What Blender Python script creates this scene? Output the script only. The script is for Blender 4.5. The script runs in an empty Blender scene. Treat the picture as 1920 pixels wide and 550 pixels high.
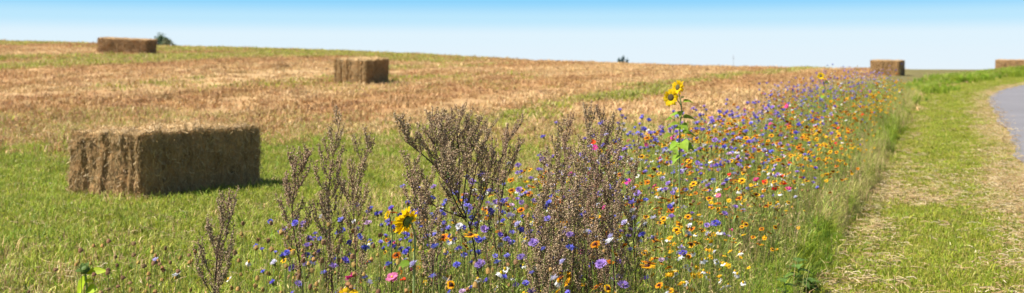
import bpy, math, random
import numpy as np
from mathutils import Vector, Matrix, Quaternion

R = np.random.default_rng(7)
random.seed(7)
scene = bpy.context.scene
COL = scene.collection
rad = math.radians

# ------------------------------------------------------------------ camera
F = 2059.0          # focal length in photograph pixels (1920 wide)
EYE = 1.62
cam_d = bpy.data.cameras.new('camera')
cam = bpy.data.objects.new('camera', cam_d)
COL.objects.link(cam)
cam.location = (0, 0, EYE)
cam.rotation_euler = (rad(90), 0, 0)
cam_d.sensor_width = 36
cam_d.lens = 36 * F / 1920
cam_d.shift_y = -145 / 1920
cam_d.clip_start = 0.05
cam_d.clip_end = 5000
cam_d.dof.use_dof = True
cam_d.dof.focus_distance = 5.8
cam_d.dof.aperture_fstop = 3.0
scene.camera = cam

# ------------------------------------------------------------------ sky and sun
SUN_EL, SUN_AZ = 50, None
sun_to = Vector((-1.0, -0.22, 0)).normalized() * math.cos(rad(SUN_EL)) + Vector((0, 0, math.sin(rad(SUN_EL))))
world = bpy.data.worlds.new('World')
scene.world = world
world.use_nodes = True
wn = world.node_tree.nodes
wl = world.node_tree.links
wn.clear()
w_out = wn.new('ShaderNodeOutputWorld')
w_bg = wn.new('ShaderNodeBackground')
w_sky = wn.new('ShaderNodeTexSky')
w_sky.sky_type = 'NISHITA'
w_sky.sun_disc = False
w_sky.sun_elevation = rad(SUN_EL)
w_sky.sun_rotation = math.atan2(sun_to.x, sun_to.y)
w_sky.air_density = 1.0
w_sky.dust_density = 1.0
w_geo = wn.new('ShaderNodeNewGeometry')
w_sep = wn.new('ShaderNodeSeparateXYZ')
wl.new(w_geo.outputs['Incoming'], w_sep.inputs[0])
w_neg = wn.new('ShaderNodeMath'); w_neg.operation = 'MULTIPLY'; w_neg.inputs[1].default_value = -1
wl.new(w_sep.outputs['Z'], w_neg.inputs[0])
w_ramp = wn.new('ShaderNodeValToRGB')          # pale milky horizon turning to azure within a few degrees
cr = w_ramp.color_ramp
cr.interpolation = 'EASE'
W_EXP = 2 ** 1.2
stops = [(0.0, (.80, .90, .97)), (0.012, (.78, .90, .98)), (0.030, (.75, .90, .99)), (0.046, (.52, .81, .99)), (0.064, (.27, .66, .98)), (0.16, (.08, .34, .78))]
mr = wn.new('ShaderNodeMapRange')
mr.inputs['From Min'].default_value = 0.0
mr.inputs['From Max'].default_value = 0.2
wl.new(w_neg.outputs[0], mr.inputs['Value'])
wl.new(mr.outputs[0], w_ramp.inputs[0])
while len(cr.elements) < len(stops):
    cr.elements.new(0.5)
for e, (pz, c) in zip(cr.elements, stops):
    e.position = pz / 0.2
    e.color = (c[0] / W_EXP, c[1] / W_EXP, c[2] / W_EXP, 1)
w_scale = wn.new('ShaderNodeMixRGB'); w_scale.blend_type = 'MULTIPLY'; w_scale.inputs[0].default_value = 1
w_scale.inputs[2].default_value = (0.072, 0.072, 0.072, 1)
wl.new(w_sky.outputs[0], w_scale.inputs[1])
w_fac = wn.new('ShaderNodeMapRange'); w_fac.interpolation_type = 'SMOOTHSTEP'
w_fac.inputs['From Min'].default_value = 0.08
w_fac.inputs['From Max'].default_value = 0.40
wl.new(w_neg.outputs[0], w_fac.inputs['Value'])
w_mix = wn.new('ShaderNodeMixRGB')
wl.new(w_fac.outputs[0], w_mix.inputs[0])
wl.new(w_ramp.outputs[0], w_mix.inputs[1])
wl.new(w_scale.outputs[0], w_mix.inputs[2])
wl.new(w_mix.outputs[0], w_bg.inputs[0])
w_bg.inputs[1].default_value = 1.0
wl.new(w_bg.outputs[0], w_out.inputs[0])

sun_d = bpy.data.lights.new('sun', 'SUN')
sun_d.energy = 5.0
sun_d.angle = rad(0.53)
sun_d.color = (1.0, 0.95, 0.87)
sun = bpy.data.objects.new('sun', sun_d)
COL.objects.link(sun)
sun.rotation_euler = (-sun_to).to_track_quat('-Z', 'Y').to_euler()
sun.location = (-30, 3, 40)

vs = scene.view_settings
vs.view_transform = 'Standard'
vs.look = 'None'
vs.exposure = 1.2
vs.gamma = 1
vs.use_curve_mapping = False
scene.cycles.max_bounces = 6
scene.cycles.diffuse_bounces = 3
scene.cycles.transmission_bounces = 4
scene.cycles.transparent_max_bounces = 4
scene.cycles.caustics_reflective = False
scene.cycles.caustics_refractive = False

# ------------------------------------------------------------------ helpers
def tag(o, label=None, cat=None, group=None, kind=None):
    if label: o['label'] = label
    if cat: o['category'] = cat
    if group: o['group'] = group
    if kind: o['kind'] = kind
    return o

def at(u, v, d):
    """photograph pixel at a depth -> world point"""
    return np.array([(u - 960) / F * d, d, EYE - (v - 130) / F * d])

def sstep(a, b, x):
    t = np.clip((x - a) / (b - a), 0, 1)
    return t * t * (3 - 2 * t)

def _hash(i, j, s):
    h = (i * 374761393 + j * 668265263 + s * 1442695041) & 0xFFFFFFFF
    h = ((h ^ (h >> 13)) * 1274126177) & 0xFFFFFFFF
    return ((h ^ (h >> 16)) & 0xFFFF) / 65535.0

def vnoise(x, y, s=0):
    x = np.asarray(x, float); y = np.asarray(y, float)
    i = np.floor(x).astype(np.int64); j = np.floor(y).astype(np.int64)
    fx = x - i; fy = y - j
    fx = fx * fx * (3 - 2 * fx); fy = fy * fy * (3 - 2 * fy)
    a = _hash(i, j, s); b = _hash(i + 1, j, s); c = _hash(i, j + 1, s); d = _hash(i + 1, j + 1, s)
    return (a * (1 - fx) + b * fx) * (1 - fy) + (c * (1 - fx) + d * fx) * fy

def fbm(x, y, s=0, o=3):
    v = 0; a = 0.5; t = 0
    for k in range(o):
        v = v + a * vnoise(x * 2 ** k, y * 2 ** k, s + k * 17); t += a; a *= 0.5
    return v / t

SL = 0.4                                   # everything in the field runs along (0.4, 1)
def P(x, y): return x - SL * y
def bend(y): return 0.0085 * np.maximum(0, np.asarray(y) - 32) ** 2
def road_p(y): return 1.12 + 1.25 * bend(y)      # near edge of the asphalt
def edge_p(y): return -1.1 + 0.8 * bend(y)       # edge between tall growth and mown verge

RX = [-200, -60, -35, -9.5, 1.5, 17.8, 32.8, 60, 200]
RZ = [4.3, 3.95, 3.46, 2.72, 2.15, 1.62, 1.55, 1.5, 1.5]
def zt(x, y):
    x = np.asarray(x, float); y = np.asarray(y, float)
    A = (np.interp(x - 4, RX, RZ) + np.interp(x, RX, RZ) * 2 + np.interp(x + 4, RX, RZ)) / 4
    t = (y - 15.5) / 59.5
    ts = 0.5 * (t + np.sqrt(t * t + 0.0012)) - 0.001
    g = 1.35 * ts - 0.35 * ts ** 2
    e = ts - 1
    g2 = 1 + 0.65 * e - 4 * e * e
    g = np.where(ts > 1, np.maximum(g2, 0.0), g)
    z = A * g
    p = P(x, y)
    fld = sstep(-8, -12, p) * sstep(18, 26, y)
    z = z + fld * (0.16 * (fbm(p * 0.55, y * 0.06, 3) - 0.5) + 0.10 * (fbm(x * 0.7, y * 0.7, 5) - 0.5))
    pb = edge_p(y) - 1.0
    z = z + 0.20 * np.exp(-((p - pb) / 0.8) ** 2) * sstep(46, 62, y) * sstep(95, 75, y)
    return z

def zp(x, y): return float(zt(np.array([x]), np.array([y]))[0])

class MB:
    """collects vertices, faces and per-vertex colours; builds ONE mesh"""
    def __init__(self):
        self.v = []; self.c = []; self.t = []; self.q = []; self.n = 0; self.tm = []; self.qm = []
    def add(self, v, tris=None, quads=None, col=(.5, .5, .5), mi=0):
        v = np.asarray(v, float).reshape(-1, 3)
        c = np.asarray(col, float)
        if c.ndim == 1: c = np.tile(c, (len(v), 1))
        self.v.append(v); self.c.append(c)
        if tris is not None and len(tris):
            t = np.asarray(tris, np.int64).reshape(-1, 3) + self.n
            self.t.append(t); self.tm.append(np.full(len(t), mi))
        if quads is not None and len(quads):
            q = np.asarray(quads, np.int64).reshape(-1, 4) + self.n
            self.q.append(q); self.qm.append(np.full(len(q), mi))
        self.n += len(v)
    def tube(self, pts, radii, col, sides=4, mi=0):
        pts = np.asarray(pts, float); n = len(pts)
        radii = np.broadcast_to(np.asarray(radii, float), (n,))
        tan = np.gradient(pts, axis=0)
        tan /= np.linalg.norm(tan, axis=1)[:, None] + 1e-9
        ref = np.where(np.abs(tan[:, 2:3]) > 0.9, np.array([[1., 0, 0]]), np.array([[0, 0, 1.]]))
        a = np.cross(tan, ref); a /= np.linalg.norm(a, axis=1)[:, None] + 1e-9
        b = np.cross(tan, a)
        vs_ = []
        for k in range(sides):
            w = 2 * math.pi * k / sides
            vs_.append(pts + radii[:, None] * (math.cos(w) * a + math.sin(w) * b))
        V = np.stack(vs_, 1).reshape(-1, 3)
        q = []
        for i in range(n - 1):
            for k in range(sides):
                k2 = (k + 1) % sides
                q.append((i * sides + k, i * sides + k2, (i + 1) * sides + k2, (i + 1) * sides + k))
        self.add(V, None, q, col, mi)
    def mesh(self, name, mats, smooth=False):
        me = bpy.data.meshes.new(name)
        v = np.concatenate(self.v); c = np.concatenate(self.c)
        t = np.concatenate(self.t) if self.t else np.zeros((0, 3), np.int64)
        q = np.concatenate(self.q) if self.q else np.zeros((0, 4), np.int64)
        mi = np.concatenate(self.tm + self.qm)
        me.vertices.add(len(v)); me.vertices.foreach_set('co', v.ravel().astype(np.float32))
        li = np.concatenate([t.ravel(), q.ravel()])
        me.loops.add(len(li)); me.loops.foreach_set('vertex_index', li.astype(np.int32))
        npoly = len(t) + len(q)
        me.polygons.add(npoly)
        st = np.concatenate([np.arange(len(t)) * 3, len(t) * 3 + np.arange(len(q)) * 4])
        me.polygons.foreach_set('loop_start', st.astype(np.int32))
        if not isinstance(mats, (list, tuple)): mats = [mats]
        for m in mats: me.materials.append(m)
        me.polygons.foreach_set('material_index', mi.astype(np.int32))
        me.polygons.foreach_set('use_smooth', np.full(npoly, smooth))
        at_ = me.attributes.new('col', 'FLOAT_COLOR', 'POINT')
        at_.data.foreach_set('color', np.concatenate([c, np.ones((len(c), 1))], 1).ravel().astype(np.float32))
        me.update(calc_edges=True)
        me.validate()
        return me
    def obj(self, name, mats, parent=None, smooth=False):
        o = bpy.data.objects.new(name, self.mesh(name, mats, smooth))
        COL.objects.link(o)
        o.parent = parent
        return o

def empty(name, loc, rz=0.0):
    o = bpy.data.objects.new(name, None)
    COL.objects.link(o)
    o.location = loc; o.rotation_euler = (0, 0, rz)
    o.empty_display_size = 0.1
    return o

def nd(nt, typ, **kw):
    n = nt.nodes.new(typ)
    for k, v in kw.items(): setattr(n, k, v)
    return n

def plant_mat(name, transl=0.35, rnd=0.35, hue=0.03, rough=0.6, spec=0.25, noise=0.0):
    """colour from the piece's own colour attribute, varied per instance; leaf-like translucency"""
    m = bpy.data.materials.new(name); m.use_nodes = True
    nt = m.node_tree; L = nt.links.new
    nt.nodes.clear()
    out = nd(nt, 'ShaderNodeOutputMaterial')
    a = nd(nt, 'ShaderNodeAttribute', attribute_name='col')
    oi = nd(nt, 'ShaderNodeObjectInfo')
    hsv = nd(nt, 'ShaderNodeHueSaturation')
    m1 = nd(nt, 'ShaderNodeMapRange'); m1.inputs['To Min'].default_value = 0.5 - hue; m1.inputs['To Max'].default_value = 0.5 + hue
    L(oi.outputs['Random'], m1.inputs['Value'])
    mu = nd(nt, 'ShaderNodeMath', operation='MULTIPLY'); mu.inputs[1].default_value = 7.31
    fr = nd(nt, 'ShaderNodeMath', operation='FRACT')
    L(oi.outputs['Random'], mu.inputs[0]); L(mu.outputs[0], fr.inputs[0])
    m2 = nd(nt, 'ShaderNodeMapRange'); m2.inputs['To Min'].default_value = 1 - rnd; m2.inputs['To Max'].default_value = 1 + rnd
    L(fr.outputs[0], m2.inputs['Value'])
    L(m1.outputs[0], hsv.inputs['Hue']); L(m2.outputs[0], hsv.inputs['Value']); L(a.outputs['Color'], hsv.inputs['Color'])
    colo = hsv.outputs[0]
    if noise:
        tn = nd(nt, 'ShaderNodeTexNoise'); tn.inputs['Scale'].default_value = noise; tn.inputs['Detail'].default_value = 3
        tc = nd(nt, 'ShaderNodeTexCoord'); L(tc.outputs['Object'], tn.inputs['Vector'])
        mm = nd(nt, 'ShaderNodeMapRange'); mm.inputs['To Min'].default_value = 0.5; mm.inputs['To Max'].default_value = 1.5
        L(tn.outputs[0], mm.inputs['Value'])
        mx = nd(nt, 'ShaderNodeVectorMath', operation='SCALE')
        L(colo, mx.inputs[0]); L(mm.outputs[0], mx.inputs['Scale']); colo = mx.outputs[0]
    b = nd(nt, 'ShaderNodeBsdfPrincipled')
    b.inputs['Roughness'].default_value = rough
    b.inputs['Specular IOR Level'].default_value = spec
    L(colo, b.inputs['Base Color'])
    if transl > 0:
        tr = nd(nt, 'ShaderNodeBsdfTranslucent'); L(colo, tr.inputs['Color'])
        mix = nd(nt, 'ShaderNodeMixShader'); mix.inputs[0].default_value = transl
        L(b.outputs[0], mix.inputs[1]); L(tr.outputs[0], mix.inputs[2]); L(mix.outputs[0], out.inputs[0])
    else:
        L(b.outputs[0], out.inputs[0])
    return m

M_GRASS = plant_mat('grass_blade', 0.4, 0.3, 0.025)
M_DRY = plant_mat('dry_stalk', 0.2, 0.3, 0.015)
M_STEM = plant_mat('green_stem', 0.15, 0.2, 0.02)
M_LEAF = plant_mat('leaf', 0.45, 0.2, 0.02, noise=30)
M_PETAL = plant_mat('petal', 0.35, 0.18, 0.012, rough=0.7, spec=0.1)
M_SUNP = plant_mat('sunflower_petal', 0.55, 0.1, 0.005, rough=0.7, spec=0.1)
M_DISC = plant_mat('flower_disc', 0.0, 0.25, 0.02, rough=0.9, noise=300)
M_SEED = plant_mat('seed_head', 0.1, 0.1, 0.01, rough=0.9)
M_WOODY = plant_mat('woody_stem', 0.0, 0.1, 0.01, rough=0.8, noise=80)
M_STRAW = plant_mat('straw', 0.15, 0.15, 0.01, rough=0.55, spec=0.35)
M_TREE = plant_mat('tree_leaf', 0.25, 0.2, 0.02)

# ------------------------------------------------------------------ ground
def green_w(x, y):
    """how green the field is (0 dry stubble .. 1 green regrowth)"""
    p = P(x, y)
    n = fbm(x * 0.5, y * 0.3, 11) - 0.5
    nar = sstep(17, 24, y + 3 * n)
    c = -11.2 * (1 - nar) + -10.3 * nar
    hw = 3.6 * (1 - nar) + 0.75 * nar
    left = sstep(-11, -14, p) * sstep(23.0, 17.5, y + 7 * n)
    band = (1 - sstep(hw * 0.45, hw * 1.35, np.abs(p - c + n * 3.0))) * (1 - .35 * nar)
    strip_far = band * (0.55 + 0.45 * (vnoise(y * 0.12, p * 0.3, 21) > 0.42))
    w = np.maximum(band * (1 - nar) + strip_far * nar, left)
    w = w * (1 - .55 * sstep(.5, .72, fbm(x * .9, y * .6, 13)))
    pale = sstep(-3.0, -4.0, p) * sstep(-9.5, -7.5, p) * sstep(26, 14, y)
    w = np.maximum(w, pale * np.clip(0.52 + 1.4 * n, 0, 1))
    # faint green weeds on the far slope
    far = sstep(30, 45, y) * sstep(4, -12, x)
    w = np.maximum(w, far * np.clip(1.1 * (fbm(p * 0.16, y * 0.05 + p * 0.02, 33) - 0.47) * 3, 0, 0.32))
    return w

def red_w(x, y):
    """reddish, rougher bands of stubble between paler swaths"""
    p = P(x, y)
    return np.clip((fbm(p * 0.33, y * 0.05 + p * .04, 51) - 0.44) * 6.0 + .35 + 1.2 * (fbm(x * .5, y * .35, 53) - .5), 0, 1)

def verge_w(x, y):
    p = P(x, y)
    return sstep(edge_p(y) - 0.1, edge_p(y) + 0.15, p)

def strip_w(x, y):
    p = P(x, y)
    l = -3.6 - 0.85 * sstep(6.2, 5.0, y)
    return sstep(l - 0.2, l + 0.2, p) * sstep(edge_p(y) + 0.15, edge_p(y) - 0.35, p + .3 * (fbm(x * 2, y * 1.2, 15) - .5))

def litter_w(x, y):
    """straw litter on the mown verge"""
    p = P(x, y)
    n = fbm(x * 0.9, y * 0.35, 41)
    side = sstep(0.15, 0.85, p - 1.25 * bend(y))
    patch = np.exp(-((p + 0.45) / 0.55) ** 2) * np.exp(-((y - 13.5) / 2.2) ** 2)
    left = np.exp(-((p + 0.75) / 0.28) ** 2) * .2 * sstep(.35, .6, n)
    return np.clip(.04 + side * (0.75 + 0.9 * (n - 0.45)) + patch * 0.85 * sstep(.25, .55, n) + left + 0.45 * (n - 0.55), 0, 1)

def axis(segs):
    out = []
    for a, b, s in segs:
        out.append(np.linspace(a, b, max(2, int(round((b - a) / s)) + 1))[:-1])
    out.append([segs[-1][1]])
    return np.concatenate(out)
gx = axis([(-900, -150, 90), (-150, -50, 2.5), (-50, -14, 0.5), (-14, 14, 0.22), (14, 45, 0.5), (45, 150, 3), (150, 900, 90)])
gy = axis([(-300, -10, 30), (-10, 2, 1.0), (2, 26, 0.22), (26, 60, 0.4), (60, 100, 0.7), (100, 200, 5), (200, 1500, 120)])
X, Y = np.meshgrid(gx, gy)
x = X.ravel(); y = Y.ravel(); z = zt(x, y)
nx, ny = len(gx), len(gy)
lum = (0.88 + 0.24 * fbm(P(x, y) * 0.35, y * 0.05 + x * .03, 55))[:, None]
gw = green_w(x, y); vw = verge_w(x, y); sw = strip_w(x, y); lw = litter_w(x, y)
tan_c = np.array([.39, .258, .122]); red_c = np.array([.30, .172, .072]); grn_c = np.array([.215, .24, .035]); soil_c = np.array([.13, .11, .04])
pp = P(x, y)
rr = red_w(x, y)[:, None]
colg = (tan_c * (1 - rr) + red_c * rr) * lum
colg = colg * (1 - gw[:, None]) + grn_c * gw[:, None]
vg = np.array([.205, .215, .028]) * (1 - lw[:, None]) + np.array([.37, .265, .13]) * lw[:, None]
colg = colg * (1 - vw[:, None]) + vg * vw[:, None]
colg = colg * (1 - sw[:, None]) + soil_c * sw[:, None]
bnk = (np.exp(-((pp - edge_p(y) + 0.9) / 0.9) ** 2) * sstep(27, 32, y))[:, None]
colg = colg * (1 - bnk) + grn_c * bnk
i = np.arange((nx - 1) * (ny - 1)); r_ = i // (nx - 1); c_ = i % (nx - 1)
q = np.stack([r_ * nx + c_, r_ * nx + c_ + 1, (r_ + 1) * nx + c_ + 1, (r_ + 1) * nx + c_], 1)
mb = MB(); mb.add(np.stack([x, y, z], 1), None, q, colg)

mg = bpy.data.materials.new('field_ground'); mg.use_nodes = True
nt = mg.node_tree; L = nt.links.new
b = nt.nodes['Principled BSDF']; b.inputs['Roughness'].default_value = 0.95; b.inputs['Specular IOR Level'].default_value = 0.1
a = nd(nt, 'ShaderNodeAttribute', attribute_name='col')
tc = nd(nt, 'ShaderNodeTexCoord')
mp = nd(nt, 'ShaderNodeMapping'); mp.inputs['Rotation'].default_value = (0, 0, math.atan(SL)); mp.inputs['Scale'].default_value = (1, 0.25, 1)
L(tc.outputs['Object'], mp.inputs[0])
n1 = nd(nt, 'ShaderNodeTexNoise'); n1.inputs['Scale'].default_value = 1.6; n1.inputs['Detail'].default_value = 8; n1.inputs['Roughness'].default_value = 0.7
L(mp.outputs[0], n1.inputs['Vector'])
n2 = nd(nt, 'ShaderNodeTexNoise'); n2.inputs['Scale'].default_value = 14; n2.inputs['Detail'].default_value = 6; n2.inputs['Roughness'].default_value = 0.75
L(tc.outputs['Object'], n2.inputs['Vector'])
ad = nd(nt, 'ShaderNodeMath', operation='ADD'); L(n1.outputs[0], ad.inputs[0]); L(n2.outputs[0], ad.inputs[1])
mr = nd(nt, 'ShaderNodeMapRange'); mr.inputs['From Min'].default_value = 0.7; mr.inputs['From Max'].default_value = 1.3; mr.inputs['To Min'].default_value = 0.68; mr.inputs['To Max'].default_value = 1.32
L(ad.outputs[0], mr.inputs['Value'])
sc_ = nd(nt, 'ShaderNodeVectorMath', operation='SCALE'); L(a.outputs['Color'], sc_.inputs[0]); L(mr.outputs[0], sc_.inputs['Scale'])
L(sc_.outputs[0], b.inputs['Base Color'])
bp = nd(nt, 'ShaderNodeBump'); bp.inputs['Distance'].default_value = 0.03; bp.inputs['Strength'].default_value = 0.7
L(ad.outputs[0], bp.inputs['Height']); L(bp.outputs[0], b.inputs['Normal'])
ground = tag(mb.obj('ground', mg, smooth=True), kind='structure')

# road
ry = axis([(-40, 2, 3), (2, 60, 0.5), (60, 90, 1.0)])
rp = np.linspace(0, 1, 13)
YY, TT = np.meshgrid(ry, rp, indexing='ij')
wob = 0.14 * (fbm(YY * 1.3, TT * 0 + 1, 61) - 0.5) * np.where(TT == 0, 1, 0)
XX = SL * YY + road_p(YY) + wob * 2 + TT * 3.6
ZZ = zt(XX, YY) + 0.03
n0, n1_ = XX.shape
i = np.arange((n0 - 1) * (n1_ - 1)); r_ = i // (n1_ - 1); c_ = i % (n1_ - 1)
q = np.stack([r_ * n1_ + c_, r_ * n1_ + c_ + 1, (r_ + 1) * n1_ + c_ + 1, (r_ + 1) * n1_ + c_], 1)
mb = MB(); mb.add(np.stack([XX.ravel(), YY.ravel(), ZZ.ravel()], 1), None, q, (.2, .2, .2))
ma = bpy.data.materials.new('worn_asphalt'); ma.use_nodes = True
nt = ma.node_tree; L = nt.links.new
b = nt.nodes['Principled BSDF']; b.inputs['Roughness'].default_value = 0.85
tc = nd(nt, 'ShaderNodeTexCoord')
n1 = nd(nt, 'ShaderNodeTexNoise'); n1.inputs['Scale'].default_value = 0.8; n1.inputs['Detail'].default_value = 6
n2 = nd(nt, 'ShaderNodeTexNoise'); n2.inputs['Scale'].default_value = 90; n2.inputs['Detail'].default_value = 4
L(tc.outputs['Object'], n1.inputs['Vector']); L(tc.outputs['Object'], n2.inputs['Vector'])
ad = nd(nt, 'ShaderNodeMath', operation='ADD'); L(n1.outputs[0], ad.inputs[0]); L(n2.outputs[0], ad.inputs[1])
rmp = nd(nt, 'ShaderNodeValToRGB'); rmp.color_ramp.elements[0].position = 0.3; rmp.color_ramp.elements[0].color = (.115, .108, .112, 1)
rmp.color_ramp.elements[1].position = 0.75; rmp.color_ramp.elements[1].color = (.175, .165, .168, 1)
hf = nd(nt, 'ShaderNodeMath', operation='MULTIPLY'); hf.inputs[1].default_value = 0.5; L(ad.outputs[0], hf.inputs[0]); L(hf.outputs[0], rmp.inputs[0])
L(rmp.outputs[0], b.inputs['Base Color'])
bp = nd(nt, 'ShaderNodeBump'); bp.inputs['Distance'].default_value = 0.004; L(n2.outputs[0], bp.inputs['Height']); L(bp.outputs[0], b.inputs['Normal'])
tag(mb.obj('road', ma, smooth=True), kind='structure')

# ------------------------------------------------------------------ scattered ground cover (stuff)
def scatter(name, label, cat, protos, x, y, scale, idx=None, tilt=0.15, z=None, zoff=-0.01, spin=None):
    """one stuff object: prototype tufts instanced on a point cloud"""
    n = len(x)
    c = bpy.data.collections.new(name + '_pieces')
    for me in protos:
        o = bpy.data.objects.new(name + '_piece', me); c.objects.link(o)
    zz = (zt(x, y) if z is None else z) + zoff
    me = bpy.data.meshes.new(name)
    me.vertices.add(n)
    me.vertices.foreach_set('co', np.stack([x, y, zz], 1).ravel().astype(np.float32))
    rot = np.stack([R.normal(0, tilt, n), R.normal(0, tilt, n), R.uniform(0, 2 * math.pi, n) if spin is None else spin], 1)
    me.attributes.new('rot', 'FLOAT_VECTOR', 'POINT').data.foreach_set('vector', rot.ravel().astype(np.float32))
    me.attributes.new('scl', 'FLOAT', 'POINT').data.foreach_set('value', np.broadcast_to(scale, (n,)).astype(np.float32))
    if idx is None: idx = R.integers(0, len(protos), n)
    me.attributes.new('idx', 'INT', 'POINT').data.foreach_set('value', np.asarray(idx).astype(np.int32))
    o = bpy.data.objects.new(name, me); COL.objects.link(o)
    ng = bpy.data.node_groups.new(name, 'GeometryNodeTree')
    ng.interface.new_socket('Geometry', in_out='INPUT', socket_type='NodeSocketGeometry')
    ng.interface.new_socket('Geometry', in_out='OUTPUT', socket_type='NodeSocketGeometry')
    N = ng.nodes; L = ng.links.new
    gi = N.new('NodeGroupInput'); go = N.new('NodeGroupOutput')
    ci = N.new('GeometryNodeCollectionInfo'); ci.inputs['Collection'].default_value = c
    ci.inputs['Separate Children'].default_value = True; ci.inputs['Reset Children'].default_value = True
    ip = N.new('GeometryNodeInstanceOnPoints'); ip.inputs['Pick Instance'].default_value = True
    def attr(nm, t):
        k = N.new('GeometryNodeInputNamedAttribute'); k.data_type = t; k.inputs['Name'].default_value = nm
        return k.outputs['Attribute']
    e2r = N.new('FunctionNodeEulerToRotation')
    L(attr('rot', 'FLOAT_VECTOR'), e2r.inputs[0])
    L(gi.outputs[0], ip.inputs['Points']); L(ci.outputs[0], ip.inputs['Instance'])
    L(attr('idx', 'INT'), ip.inputs['Instance Index']); L(e2r.outputs[0], ip.inputs['Rotation']); L(attr('scl', 'FLOAT'), ip.inputs['Scale'])
    L(ip.outputs[0], go.inputs[0])
    md = o.modifiers.new('scatter', 'NODES'); md.node_group = ng
    return tag(o, label, cat, kind='stuff')

def blades(mb, n, spread, h, w, cols, lean=0.5, jit=0.3, base=None, hmin=0.4):
    """n bent blades: 5 vertices, one quad + one triangle each"""
    cols = np.asarray(cols, float)
    a = R.uniform(0, 2 * math.pi, n); rr = spread * np.sqrt(R.uniform(0, 1, n))
    bx = rr * np.cos(a); by = rr * np.sin(a)
    hh = h * R.uniform(hmin, 1, n); ww = w * R.uniform(0.6, 1.3, n)
    la = R.uniform(0, 2 * math.pi, n); le = hh * lean * R.uniform(0.1, 1, n)
    dx = np.cos(la); dy = np.sin(la); sa = la + math.pi / 2 + R.normal(0, 0.5, n)
    sx = np.cos(sa) * ww / 2; sy = np.sin(sa) * ww / 2
    o = np.zeros(n)
    v0 = np.stack([bx - sx, by - sy, o - 0.02], 1); v1 = np.stack([bx + sx, by + sy, o - 0.02], 1)
    mx = bx + dx * le * 0.3; my = by + dy * le * 0.3; mz = hh * 0.6
    v2 = np.stack([mx + sx * .8, my + sy * .8, mz], 1); v3 = np.stack([mx - sx * .8, my - sy * .8, mz], 1)
    v4 = np.stack([bx + dx * le, by + dy * le, hh * (1 - 0.25 * np.minimum(1, le / hh))], 1)
    V = np.stack([v0, v1, v2, v3, v4], 1).reshape(-1, 3)
    k = np.arange(n) * 5
    q = np.stack([k, k + 1, k + 2, k + 3], 1); t = np.stack([k + 3, k + 2, k + 4], 1)
    c = cols[R.integers(0, len(cols), n)] * R.uniform(1 - jit, 1 + jit, (n, 1))
    mb.add(V, t, q, np.repeat(c, 5, 0))

GREENS = [(.24, .31, .028), (.29, .34, .03), (.19, .26, .026), (.36, .34, .07)]
PALE = [(.42, .37, .13), (.48, .36, .18), (.32, .32, .06), (.38, .26, .12)]
TANS = [(.51, .35, .165), (.46, .30, .135), (.55, .395, .205), (.42, .26, .11)]
REDS = [(.42, .25, .10), (.36, .20, .075), (.46, .295, .135)]

def tufts(count, **kw):
    out = []
    for _ in range(count):
        m = MB(); blades(m, **kw); out.append(m.mesh('tuft', kw_mat))
    return out

def sample(n, x0, x1, y0, y1, wfun, power=0.0):
    """random points with density weight wfun; power>0 thins with distance"""
    xs = []; ys = []; got = 0
    while got < n:
        k = n * 3
        yy = y0 * (y1 / y0) ** R.uniform(0, 1, k) if power else R.uniform(y0, y1, k)
        lim = np.minimum(1, 0.52 * yy / max(abs(x0), abs(x1))) if power else 1
        xx = R.uniform(x0, x1, k)
        w = wfun(xx, yy)
        ok = R.uniform(0, 1, k) < w
        if power: ok &= (np.abs(xx) < 0.55 * yy + 2.0)
        xs.append(xx[ok]); ys.append(yy[ok]); got += ok.sum()
        if len(xs) > 60: break
    return np.concatenate(xs)[:n], np.concatenate(ys)[:n]

def field_mask(x, y):
    return (1 - verge_w(x, y)) * (1 - strip_w(x, y)) * (P(x, y) < edge_p(y))

# short green regrowth on the near field
kw_mat = M_GRASS
pg = tufts(4, n=34, spread=0.16, h=0.13, w=0.009, cols=GREENS + [PALE[2]], lean=0.9)
gxy = sample(15000, -16, 4, 6.5, 27, lambda x, y: field_mask(x, y) * np.clip(green_w(x, y), 0, 1), 1)
scatter('green_field_grass', 'short bright green grass growing back around the near straw bale', 'grass', pg, *gxy, R.uniform(0.6, 1.3, len(gxy[0])))
# far green weeds: wider, coarser tufts
pg2 = tufts(3, n=26, spread=0.38, h=0.14, w=0.03, cols=[(.30, .33, .03), (.36, .33, .06), (.25, .30, .025)] + PALE[:3], lean=1.2)
gxy = sample(9000, -48, 26, 22, 84, lambda x, y: field_mask(x, y) * green_w(x, y) ** 1.3 * 0.8, 1)
scatter('far_field_weeds', 'thin green weeds in strips between the stubble on the slope', 'weeds', pg2, *gxy, R.uniform(0.6, 1.2, len(gxy[0])))
# dry pale stalks
kw_mat = M_DRY
pd = tufts(4, n=26, spread=0.20, h=0.12, w=0.007, cols=PALE + TANS[:2] + GREENS[:2], lean=1.6)
dxy = sample(9000, -15, 7, 6, 26, lambda x, y: field_mask(x, y) * np.clip(1.0 - green_w(x, y) * 0.85, 0.08, 1) * (0.35 + 0.65 * (fbm(x * .8, y * .5, 71) > .5)), 1)
scatter('dry_field_grass', 'pale dry grass stalks between the flower strip and the green', 'grass', pd, *dxy, R.uniform(0.6, 1.4, len(dxy[0])))
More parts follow.
